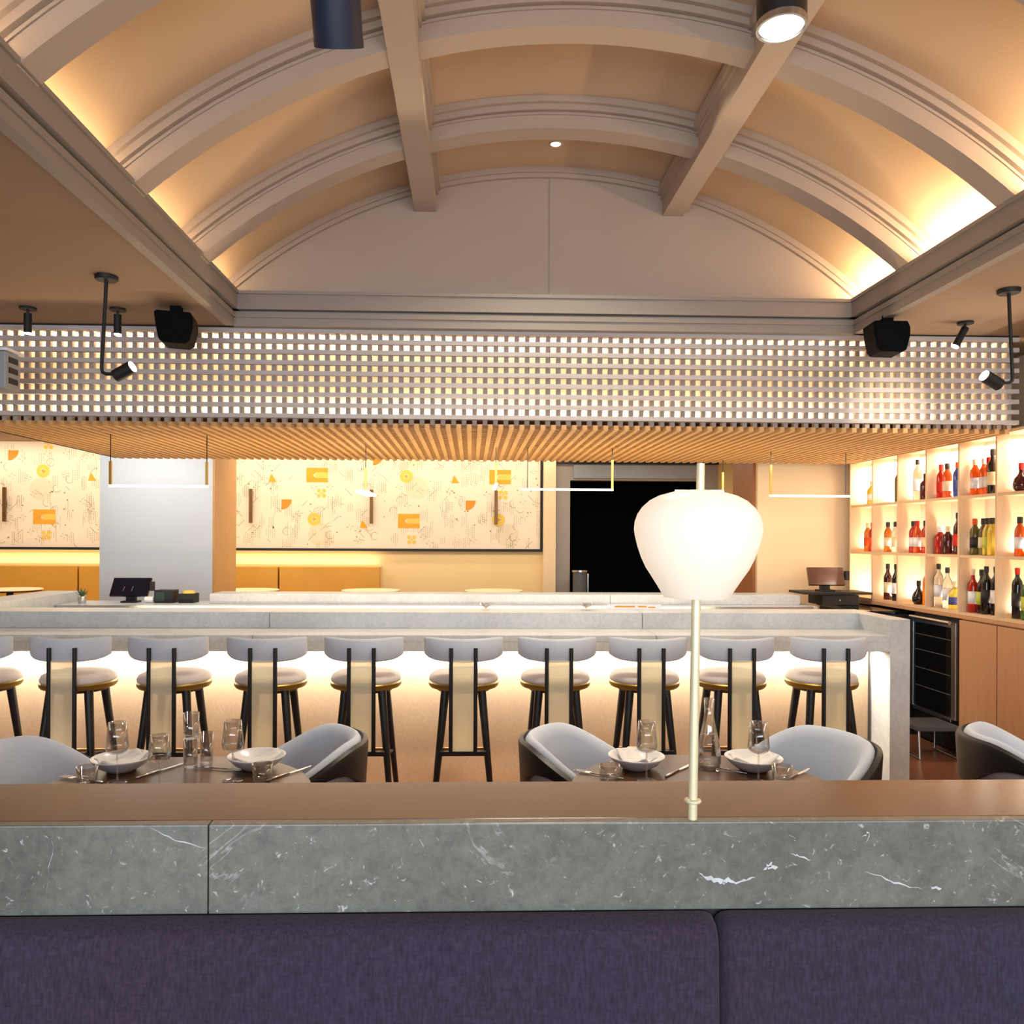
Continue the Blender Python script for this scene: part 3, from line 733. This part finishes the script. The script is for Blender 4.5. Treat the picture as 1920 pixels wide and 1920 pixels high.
def bottle(row, bay, u, shape, glass_, lab, cap, desc):
    r, prof, (l0, l1), h = SHAPES[shape]
    y = Y0-PY*(bay-1)-PY*max((r+.012)/PY, u-.26); x = 3.575+.010*((u*10) % 3)
    t = thing('bottle', '%s, %s row, %s bay from far end' % (desc, row, ORD[bay-1]), 'bottle', (x, y, ROWZ[row]), 0, 'bottles in the lit shelf bays')
    part('body', MB().lathe(prof, n=18), G[glass_], t, smooth=True, local=True)
    if lab: part('label', MB().lathe([(r+.0008, l0), (r+.0008, l1)], n=18), LBL[lab], t, smooth=True, local=True)
    nr = prof[-1][0]
    part('cap', MB().lathe([(nr+.0025, h-.035), (nr+.003, h), (nr+.001, h+.008), (0, h+.008)], n=14), LBL[cap], t, smooth='auto', local=True)
BT = [
 ('top', 1, .80, 'squat', 'yellow', 'white', 'cream', 'yellow bottle'),
 ('top', 2, .86, 'wine', 'olive', None, 'cream', 'olive green bottle'),
 ('top', 3, .55, 'tall', 'clear', 'white', 'black', 'tall clear bottle with black cap'), ('top', 3, .84, 'squat', 'wine', None, 'black', 'small dark bottle'),
 ('top', 4, .40, 'spirit', 'red', 'red', 'red', 'red bottle with red cap'), ('top', 4, .62, 'spirit', 'orange', 'cream', 'black', 'orange bottle with black cap'), ('top', 4, .85, 'spirit', 'blue', 'blue', 'orange', 'blue bottle'),
 ('top', 5, .40, 'spirit', 'orange', 'white', 'cream', 'orange bottle with cream cap'), ('top', 5, .58, 'spirit', 'orange', 'white', 'white', 'orange bottle with white cap'), ('top', 5, .75, 'spirit', 'orange', 'white', 'red', 'orange bottle with red cap'), ('top', 5, .90, 'wine', 'dark', 'cream', 'black', 'dark bottle with cream label'),
 ('top', 6, .52, 'decanter', 'wine', None, 'red', 'dark red decanter bottle'), ('top', 6, .78, 'spirit', 'wine', None, 'red', 'tall dark red bottle'),
 ('middle', 1, .58, 'spirit', 'amber', 'orange', 'cream', 'amber bottle with cream cap'), ('middle', 1, .82, 'spirit', 'red', 'orange', 'red', 'red orange bottle'),
 ('middle', 2, .48, 'spirit', 'amber', 'cream', 'black', 'amber bottle with black cap'), ('middle', 2, .78, 'spirit', 'clear', 'cream', 'black', 'clear bottle with cream label'),
 ('middle', 3, .45, 'spirit', 'red', 'white', 'black', 'red bottle with black cap'), ('middle', 3, .64, 'spirit', 'orange', 'white', 'red', 'orange bottle with white label'), ('middle', 3, .84, 'spirit', 'red', 'cream', 'black', 'red bottle with cream label'),
 ('middle', 4, .38, 'squat', 'red', None, 'white', 'squat red bottle with pale stopper'), ('middle', 4, .64, 'squat', 'wine', None, 'cream', 'squat dark wine coloured bottle'), ('middle', 4, .86, 'wine', 'wine', 'red', 'black', 'tall wine coloured bottle'),
 ('middle', 5, .40, 'spirit', 'olive', 'black', 'orange', 'olive bottle with orange cap'), ('middle', 5, .57, 'spirit', 'olive', 'cream', 'black', 'olive bottle with black cap'), ('middle', 5, .73, 'spirit', 'yellow', 'lime', 'black', 'yellow bottle with lime label'), ('middle', 5, .90, 'spirit', 'yellow', None, 'black', 'plain yellow bottle'),
 ('middle', 6, .50, 'spirit', 'orange', 'white', 'black', 'orange bottle with white label and black cap'), ('middle', 6, .78, 'spirit', 'red', 'white', 'black', 'red bottle with white label'),
 ('bottom', 2, .48, 'wine', 'wine', 'cream', 'black', 'dark wine bottle with cream label'), ('bottom', 2, .80, 'wine', 'dark', 'white', 'black', 'black bottle with white label'),
 ('bottom', 3, .68, 'decanter', 'dark', None, 'black', 'round black decanter bottle'), ('bottom', 3, .88, 'wine', 'amber', None, 'black', 'slim amber bottle'),
 ('bottom', 4, .32, 'tall', 'clear', 'white', 'black', 'tall clear bottle'), ('bottom', 4, .55, 'wine', 'clear', 'white', 'black', 'clear wine bottle'), ('bottom', 4, .80, 'squat', 'yellow', 'blue', 'cream', 'yellow bottle with blue label'),
 ('bottom', 5, .36, 'wine', 'red', 'white', 'cream', 'red bottle with white label'), ('bottom', 5, .54, 'wine', 'wine', 'lime', 'black', 'dark red bottle with lime label'), ('bottom', 5, .71, 'tall', 'dark', 'black', 'black', 'tall black bottle'), ('bottom', 5, .89, 'tall', 'dark', 'white', 'black', 'tall black bottle with white label'),
 ('bottom', 6, .46, 'tall', 'dark', 'black', 'red', 'dark bottle with red cap'), ('bottom', 6, .70, 'wine', 'green', 'lime', 'black', 'green bottle with lime label'),
]
for b_ in BT: bottle(*b_)

# ---------------------------------------------------------------- mural, sconces, bench and tables at the back
mu = thing('mural', 'cream mural with orange geometric motifs in a black frame', 'mural', (-2.7, 11.19, 2.0))
part('panel', MB().box(-7.9, .965, 11.17, 11.2, 1.40, 2.85), M['mural'], mu)
part('frame', MB().box(-7.9, 1.0, 11.15, 11.2, 1.37, 1.405).box(.962, 1.0, 11.15, 11.2, 1.405, 2.85), M['black'], mu)
YM = 11.168
def disc(f, x, z, r, n=20, y=YM): f.prism([(x+r*math.cos(2*PI*i/n), z+r*math.sin(2*PI*i/n)) for i in range(n)], 'y', y, 11.171)
def ring(f, x, z, r0, r1, n=20, y=YM, a0=0, a1=2*PI):
    for i in range(n):
        a = a0+(a1-a0)*i/n; b = a0+(a1-a0)*(i+1)/n
        f.prism([(x+r0*math.cos(a), z+r0*math.sin(a)), (x+r1*math.cos(a), z+r1*math.sin(a)), (x+r1*math.cos(b), z+r1*math.sin(b)), (x+r0*math.cos(b), z+r0*math.sin(b))], 'y', y, 11.171)
def motif(kind, x, z):
    f = MB()
    if kind == 'rect':
        f.prism([(x-.15, z-.10), (x+.15, z-.10), (x+.15, z-.035), (x-.02, z-.035), (x-.06, z), (x-.02, z+.035), (x+.15, z+.035), (x+.15, z+.10), (x-.15, z+.10)], 'y', YM, 11.171)
        part('orange_motif', f, M['print_orange'], mu)
        part('yellow_motif', MB().prism([(x-.04, z), (x-.01, z-.03), (x+.15, z-.03), (x+.15, z+.03), (x-.01, z+.03)], 'y', YM, 11.171), M['print_yellow'], mu)
    elif kind == 'ring':
        ring(f, x, z, .035, .09); part('ring_motif', f, M['print_yellow'], mu)
        part('ring_centre', MB().prism([(x-.03, z), (x, z-.03), (x+.03, z), (x, z+.03)], 'y', YM, 11.171), M['print_orange'], mu)
    elif kind == 'leaf':
        pts = [(x-.07, z+.07), (x+.07, z+.07)] + [(x+.07-.14*(1-math.cos(t*PI/16)), z+.07-.14*math.sin(t*PI/16)) for t in range(1, 9)]
        f.prism(pts, 'y', YM, 11.171); part('quarter_motif', f, M['print_deep'], mu)
    elif kind == 'arrow':
        f.prism([(x-.05, z-.05), (x+.06, z-.05), (x+.03, z), (x-.01, z+.06), (x-.03, z+.03)], 'y', YM, 11.171); part('wedge_motif', f, M['print_orange'], mu)
    elif kind == 'dots':
        for a in range(4): disc(f, x+.05*math.cos(a*PI/2+PI/4), z+.05*math.sin(a*PI/2+PI/4), .028, 10)
        disc(f, x, z, .018, 8); part('clover_motif', f, M['print_yellow'], mu)
MOT = [('rect', -2.14, 2.42), ('ring', -.91, 2.41), ('arrow', -2.76, 2.37), ('dots', -2.08, 2.17), ('leaf', -2.56, 2.01), ('ring', -2.18, 1.81), ('arrow', -1.5, 1.74), ('rect', -.87, 1.79), ('dots', -.83, 1.53),
       ('arrow', -.23, 2.37), ('leaf', -.01, 2.01), ('rect', .40, 2.41), ('dots', .44, 2.16), ('ring', .38, 1.81), ('leaf', -1.30, 2.63),
       ('leaf', -6.28, 2.66), ('ring', -5.88, 2.45), ('arrow', -5.22, 2.37), ('dots', -5.81, 2.81), ('rect', -5.86, 1.82), ('dots', -5.83, 1.57), ('arrow', -6.55, 2.75)]
for k_ in MOT: motif(*k_)
f = MB(); rnd = random.Random(3)
for k in range(560):
    x = rnd.uniform(-6.6, .93); z = rnd.uniform(1.43, 2.72); t = rnd.random()
    if t < .35:
        for c_ in range(rnd.choice((2, 3, 4, 5))):
            L = rnd.uniform(.05, .2); zz = z-L/2
            while zz < z+L/2 and zz < 2.8:
                f.box(x+c_*.028-.004, x+c_*.028+.004, YM+.001, 11.171, max(1.42, zz), max(1.43, zz+.011)); zz += .024
            if x+c_*.028 > .92: break
    elif t < .55:
        L = rnd.uniform(.04, .12); s = rnd.choice((-1, 1))
        f.prism([(x-L/2, z-s*L/2), (x-L/2+.008, z-s*L/2), (x+L/2+.008, z+s*L/2), (x+L/2, z+s*L/2)], 'y', YM+.001, 11.171)
    elif t < .7: ring(f, x, z, .05, .056, 10, YM+.001, rnd.uniform(0, 6), rnd.uniform(2, 6))
    elif t < .85:
        for a in range(4):
            c, s = math.cos(a*PI/2), math.sin(a*PI/2); q = .05
            f.prism([(x+c*q-s*.0, z+s*q), (x+c*q*.3-s*q*.3-.003, z+s*q*.3+c*q*.3), (x+c*q*.3-s*q*.3+.003, z+s*q*.3+c*q*.3+.003), (x+c*q+.006, z+s*q+.006)], 'y', YM+.001, 11.171)
    else: disc(f, x, z, rnd.uniform(.008, .014), 6, YM+.001)
part('line_pattern', f, M['print_line'], mu, kind='stuff')
for x, z in ((-.76, 2.25), (-2.1, 1.6), (.5, 1.6), (-.8, 2.66), (-5.9, 2.2)):
    f = MB(); disc(f, x, z, .16, 24, YM+.0012); part('disc_motif', f, M['print_disc'], mu)
for i, x in enumerate((.343, -1.384, -3.041, -6.375)):
    s = thing('wall_sconce', 'slim bronze bar sconce on the mural, %s from its framed end' % ('first', 'second', 'third', 'fourth')[i], 'sconce', (x, 11.16, 1.985), 0, 'bronze bar sconces on the mural')
    part('bar', MB().box(-.022, .022, -.05, -.02, -.235, .235), M['bronze'], s, local=True, bevel=.004)
    part('bracket', MB().box(-.012, .012, -.02, .01, -.04, .04), M['bronze'], s, local=True)
bn = thing('yellow_banquette', 'mustard yellow leather banquette along the mural wall', 'banquette', (-4, 10.9, .14))
for a, b in ((-6.66, -5.32), (-5.295, -3.975), (-3.965, -2.63), (-2.61, -1.245)):
    part('back_cushion', MB().box(a, b, 10.97, 11.10, .55, 1.157), M['yellow'], bn, bevel=.012)
    part('seat_cushion', MB().box(a, b, 10.45, 10.97, .42, .60), M['yellow'], bn, bevel=.02)
part('plinth', MB().box(-6.66, -1.245, 10.5, 11.1, .14, .42), M['black_wood'], bn)
part('ledge', MB().box(-6.66, -1.245, 11.10, 11.19, .14, 1.165), M['wall_yellow'], bn)
for i, (x, nm) in enumerate(((.288, 'farthest from the pillar'), (-1.27, 'at the bench end'), (-2.80, 'beside the grey pillar'), (-5.77, 'left of the grey pillar'))):
    t = thing('bistro_table', 'round cream bistro table before the mural, %s' % nm, 'table', (x, 10.2, .14), 0, 'round bistro tables at the mural')
    part('tabletop', MB().lathe([(0, .738), (.368, .738), (.37, .745), (.366, .752), (0, .752)], n=40), M['tan'], t, smooth='auto', local=True)
    part('rim', MB().lathe([(0, .722), (.35, .722), (.366, .737), (0, .737)], n=40), M['black'], t, smooth='auto', local=True)
    part('column', MB().tube([(0, 0, .02), (0, 0, .725)], .04, 14), M['black'], t, smooth='auto', local=True)
    part('base', MB().lathe([(0, 0), (.22, 0), (.22, .015), (0, .025)], n=28), M['black'], t, smooth='auto', local=True)
bn_ = thing('bin', 'tall dark bin with steel lid in front of the black doorway', 'bin', (1.49, 10.9, .14))
part('body', MB().lathe([(0, 0), (.1, 0), (.1, .96), (0, .96)], n=24), M['bin_grey'], bn_, smooth='auto', local=True)
part('lid', MB().lathe([(0, .96), (.112, .96), (.112, .985), (0, .995)], n=24), M['steel'], bn_, smooth='auto', local=True)
part('edge_strip', MB().box(.092, .108, -.06, -.04, .05, .94), M['steel'], bn_, local=True)

# ---------------------------------------------------------------- pendant lights over the bar
def pendant(label, pts, cable):
    """one bent light bar: pts the bar's corners, cable = points hung from the canopy"""
    c = cable[0]; t = thing('pendant_light', label, 'pendant lamp', (c[0], c[1], c[2]), 0, 'bent line pendants over the bar')
    for a, b in zip(pts, pts[1:]):
        hor = abs(a[2]-b[2]) < .01
        lo = [min(p)-.008 for p in zip(a, b)]; hi = [max(p)+.008 for p in zip(a, b)]
        if hor: part('light_bar', MB().box(lo[0], hi[0], lo[1], hi[1], lo[2], hi[2]), M['light_line'], t)
        else: part('upright_bar', MB().box(lo[0], hi[0], lo[1], hi[1], lo[2]+.0165, hi[2]), M['brass'], t)
    for q in cable:
        part('cable', MB().tube([q, (q[0], q[1], 2.24)], .003, 6), M['black'], t)
pendant('U shaped line pendant in front of the grey pillar', [(-2.424, 5.45, 2.05), (-2.424, 5.45, 1.892), (-1.784, 5.45, 1.892), (-1.784, 5.45, 2.05)], [(-2.424, 5.45, 2.058), (-1.784, 5.45, 2.058)])
pendant('L shaped line pendant between the mural frame and the doorway', [(.384, 6.0, 1.922), (1.06, 6.0, 1.922), (1.06, 6.0, 2.14)], [(1.06, 6.0, 2.148), (.42, 6.0, 1.93)])
pendant('L shaped line pendant beside the bottle shelf', [(2.343, 6.2, 2.13), (2.343, 6.2, 1.897), (2.967, 6.2, 1.897)], [(2.343, 6.2, 2.138), (2.94, 6.2, 1.905)])
pendant('line pendant seen end on before the middle of the mural', [(-.79, 6.0, 2.07), (-.79, 6.0, 1.90), (-.86, 6.62, 1.90)], [(-.79, 6.0, 2.078)])
pendant('line pendant seen end on near the mural frame', [(.183, 6.0, 2.11), (.183, 6.0, 1.96), (.19, 6.6, 1.96)], [(.183, 6.0, 2.118)])
pendant('short line pendant behind the table lamp shade', [(1.75, 6.8, 1.968), (2.154, 6.8, 1.968), (2.154, 6.8, 2.12)], [(2.154, 6.8, 2.128)])

# ---------------------------------------------------------------- lamps and speakers under the ceiling
def stem_spot(x, y, zb, s, label):
    t = thing('stem_spotlight', label, 'spotlight', (x, y, CE), 0, 'black spotlights on long stems')
    part('ceiling_plate', MB().lathe([(0, -.022), (.05, -.022), (.055, -.015), (.055, 0), (0, 0)], n=28), M['black'], t, smooth='auto', local=True)
    d = zb-CE
    part('stem', MB().tube([(0, 0, -.02), (-s*.022, 0, d+.03), (-s*.018, 0, d+.01), (0, 0, d), (s*.055, 0, d)], .009, 10), M['black'], t, smooth='auto', local=True)
    a = Vector((s*.055, 0, d-.005)); b = Vector((s*.135, -.012, d+.035)); ax = (b-a).normalized()
    h = part('head', MB().tube([a-ax*.01, b], .032, 20), M['black'], t, smooth='auto', local=True)
    part('lens', MB().tube([b-ax*.004, b+ax*.004], .028, 20), M['lens'], h, smooth='auto', local=True)
    return t, Vector((x, y, CE))+b+ax*.02
stem_spot(-1.839, 4.08, 2.368, 1, 'black spotlight on a long bent stem at left')
stem_spot(2.790, 4.08, 2.372, -1, 'black spotlight on a long bent stem at right')
spot('spot_beam', (2.62, 4.10, 2.40), (2.64, 5.02, 2.37), 40, WARMW, 42, 1.0)
def mini(x, y, tx, label):
    t = thing('ceiling_spotlight', label, 'spotlight', (x, y, CE), 0, 'small black spotlights by the canopy')
    part('plate', MB().lathe([(0, -.012), (.045, -.012), (.045, 0), (0, 0)], n=22), M['black'], t, smooth='auto', local=True)
    part('stem', MB().tube([(0, 0, -.012), (0, 0, -.045)], .006, 8), M['black'], t, local=True)
    a = Vector((0, 0, -.035)); b = Vector((tx, 0, -.145))
    h = part('head', MB().tube([a, b], .021, 18), M['black'], t, smooth='auto', local=True)
    ax = (b-a).normalized()
    part('lens', MB().tube([b-ax*.002, b+ax*.006], .019, 18), M['lens'], h, smooth='auto', local=True)
mini(-2.543, 4.66, 0, 'small black spotlight nearest the left edge, by the canopy')
mini(-2.036, 4.66, 0, 'small black spotlight between the stem spotlight and the left speaker')
mini(2.95, 4.70, -.06, 'small tilted black spotlight right of the right speaker')
mini(-2.80, 4.70, .05, 'small black spotlight cut by the left edge of the view')
def speaker(x, y, rz, label):
    t = thing('loudspeaker', label, 'speaker', (x, y, CE), rz, 'black ceiling loudspeakers')
    pr = [(-.105, -.05), (-.095, -.13), (-.08, -.20), (-.06, -.22), (.06, -.225), (.085, -.21), (.105, -.13), (.105, -.08), (.09, -.045), (-.09, -.04)]
    part('cabinet', MB().prism(pr, 'y', -.07, .09), M['speaker'], t, local=True, bevel=.008)
    part('grille', MB().prism([(p[0]*.9, -.13+(p[1]+.13)*.88) for p in pr], 'y', -.078, -.07), M['speaker'], t, local=True)
    part('bracket', MB().box(-.03, .03, -.02, .04, -.05, 0), M['speaker'], t, local=True)
speaker(-1.683, 4.6, .15, 'black loudspeaker under the ceiling at left')
speaker(2.42, 4.6, -.1, 'black loudspeaker under the ceiling at right')
def can_light(x, y, zb, ztop, col, tilt, lit, label):
    t = thing('cylinder_downlight', label, 'ceiling lamp', (x, y, ztop), 0, 'cylinder lamps hung from the vault')
    d = zb-ztop; r = .058
    Q = Matrix.Translation((0, 0, d)) @ Matrix.Rotation(tilt, 4, 'X')
    def turn(mb): mb.v = [tuple(Q @ Vector(p)) for p in mb.v]; return mb
    part('housing', turn(MB().tube([(0, 0, 0), (0, 0, .30)], r, 36)), col, t, smooth='auto', local=True)
    top = Q @ Vector((0, 0, .30))
    part('stem', MB().tube([top, (top.x, top.y, 0)], .008, 10), M['black'], t, local=True)
    part('rim', turn(MB().lathe([(r-.006, -.012), (r+.001, -.012), (r+.001, .004), (r-.006, .004)], n=36, cap=False)), col if not lit else M['steel'], t, smooth='auto', local=True)
    part('lens', turn(MB().lathe([(0, -.006), (r-.006, -.006), (r-.006, -.001), (0, -.001)], n=32)), M['lens'] if lit else M['dark_glass'], t, smooth='auto', local=True)
can_light(-.322, 1.92, 2.735, 3.606, M['navy'], .62, False, 'navy cylinder lamp hung from the left vault beam')
can_light(.739, 1.9, 2.79, 3.86, M['black_wood'], 0, True, 'lit black cylinder lamp hung near the right vault beam')
spot('spot_beam', (.739, 1.9, 2.77), (.739, 1.95, 0), 25, WARMW, 55, .8)
dl = thing('recessed_downlight', 'small round white downlight set in the vault end bay', 'downlight', (.488, 4.72, 3.89))
part('trim_ring', MB().lathe([(.028, -.006), (.036, -.006), (.036, .004), (.028, .004)], n=28, cap=False), M['white'], dl, smooth='auto', local=True)
part('lens', MB().lathe([(0, -.004), (.028, -.004), (.028, .002), (0, .002)], n=24), M['lens'], dl, smooth='auto', local=True)
gb = thing('ceiling_box', 'pale grey slotted box hung at the left edge before the canopy', 'box', (-2.6, 4.35, CE))
part('case', MB().box(-2.80, -2.45, 4.28, 4.42, 2.33, 2.525), M['grey_metal'], gb, bevel=.006)
part('top_plate', MB().box(-2.81, -2.435, 4.27, 4.43, 2.527, 2.54), M['white'], gb)
for z in (2.36, 2.415, 2.47): part('slot', MB().box(-2.452, -2.446, 4.31, 4.39, z, z+.03), M['black'], gb)
part('rod', MB().tube([(-2.62, 4.35, 2.54), (-2.62, 4.35, CE)], .008, 8), M['black'], gb)

# ---------------------------------------------------------------- things on the bar
def pos(x, y, z, rz, scr, label):
    t = thing('order_terminal', label, 'till screen', (x, y, z), rz, 'till screens on the back counter')
    part('foot', MB().box(-.07, .07, -.05, .06, 0, .015), M['black'], t, local=True, bevel=.004)
    part('neck', MB().box(-.04, .04, -.005, .035, .015, .09), M['black'], t, local=True)
    f = MB().loops([[(-.16, -.055, .06), (.155, -.055, .06), (.165, .03, .21), (-.15, .03, .21)], [(-.16, -.035, .05), (.155, -.035, .05), (.165, .05, .20), (-.15, .05, .20)]])
    s = part('screen', f, scr, t, local=True)
    part('card_reader', MB().box(.165, .20, -.03, .01, .10, .18), M['black'], t, local=True, bevel=.004)
    return t
pl_ = pos(-2.935, 7.0, .985, .06, M['screen'], 'dark touch screen till in front of the grey pillar')
part('screen_keys', MB().loops([[(-.05+.03*i, -.056, .10), (-.045+.03*i, -.056, .10), (-.035+.03*i, -.034, .14), (-.04+.03*i, -.034, .14)] for i in (0, .01)]).loops([[(.02+.03*i, -.056, .10), (.026+.03*i, -.056, .10), (.034+.03*i, -.034, .14), (.028+.03*i, -.034, .14)] for i in (0, .01)]), M['grey_metal'], pl_, local=True)
cd = thing('cash_drawer', 'black cash drawer on the shelf beside the bottle wall', 'cash drawer', (3.2, 6.95, .985))
part('body', MB().box(3.05, 3.37, 6.85, 7.15, .985, 1.075), M['black'], cd, bevel=.004)
part('tray', MB().box(2.88, 3.48, 6.83, 7.17, 1.08, 1.10), M['black'], cd)
part('lock', MB().tube([(3.2, 6.85, 1.03), (3.2, 6.842, 1.03)], .008, 10), M['steel'], cd)
pos(3.13, 6.98, 1.10, -.05, M['screen_bronze'], 'glossy touch screen till beside the bottle wall')
cA = thing('caddy', 'dark green bar caddy next to the left till', 'caddy', (-2.63, 7.0, .985))
part('body', MB().box(-2.71, -2.55, 6.93, 7.07, .985, 1.095), M['black'], cA, bevel=.004)
part('front_label', MB().box(-2.70, -2.62, 6.926, 6.93, 1.0, 1.08), M['green_box'], cA)
cB = thing('caddy', 'black bar caddy holding fruit next to the back ledge', 'caddy', (-2.44, 7.0, .985))
part('body', MB().box(-2.505, -2.375, 6.93, 7.07, .985, 1.065), M['black'], cB, bevel=.004)
part('garnish', MB().lathe([(0, 1.065), (.055, 1.066), (.045, 1.085), (0, 1.092)], (-2.44, 7.0, 0), n=14), M['print_yellow'], cB)
rl = thing('paper_roll', 'white receipt roll beside the left till', 'paper roll', (-2.755, 6.95, .985))
part('roll', MB().tube([(-2.79, 6.95, 1.012), (-2.72, 6.95, 1.012)], .027, 18), M['linen'], rl, smooth='auto')
part('core', MB().tube([(-2.795, 6.95, 1.012), (-2.715, 6.95, 1.012)], .008, 10), M['grey_metal'], rl, smooth='auto')
hp = thing('herb_pot', 'small herb sprig in a steel cup on the left return', 'plant', (-3.3, 6.9, .985))
part('cup', MB().lathe([(0, 0), (.03, 0), (.035, .06), (0, .06)], n=18), M['steel'], hp, smooth='auto', local=True)
f = MB()
for k in range(26):
    a = rnd.uniform(0, 6.28); L = rnd.uniform(.05, .11); e = rnd.uniform(.4, 1.3)
    d = Vector((math.cos(a)*math.cos(e), math.sin(a)*math.cos(e), math.sin(e))); p = Vector((0, 0, .055)); u = Vector((-math.sin(a), math.cos(a), 0))*.007
    f.loops([[p-u*.3, p+u*.3], [p+d*L*.6-u, p+d*L*.6+u], [p+d*L-u*.1, p+d*L+u*.1]], closed_ring=False, caps=False)
part('leaves', f, M['leaf'], hp, local=True, kind='stuff')
for i, (x, nm) in enumerate(((.10, 'left'), (.78, 'right'))):
    t = thing('cocktail_glass', 'wide cone cocktail glass on the bar ledge, the %s one of two' % nm, 'glass', (x, 5.38, 1.07), 0, 'cone glasses on the bar ledge')
    part('base', MB().lathe([(0, .001), (.03, 0), (.004, .005)], n=20), M['glass'], t, smooth=True, local=True)
    part('cone', MB().lathe([(.003, .005), (.006, .012), (.045, .045), (.0435, .045), (.002, .01)], n=24), M['glass'], t, smooth=True, local=True)
mc = thing('menu_card', 'long white card with orange print on the bar ledge', 'card', (1.05, 5.44, 1.07))
part('card', MB().box(.93, 1.30, 5.43, 5.445, 1.07, 1.105), M['white'], mc)
part('print', MB().box(.98, 1.12, 5.4285, 5.43, 1.086, 1.096).box(1.14, 1.20, 5.4285, 5.43, 1.086, 1.096).box(1.21, 1.26, 5.4285, 5.43, 1.082, 1.090), M['print_orange'], mc)
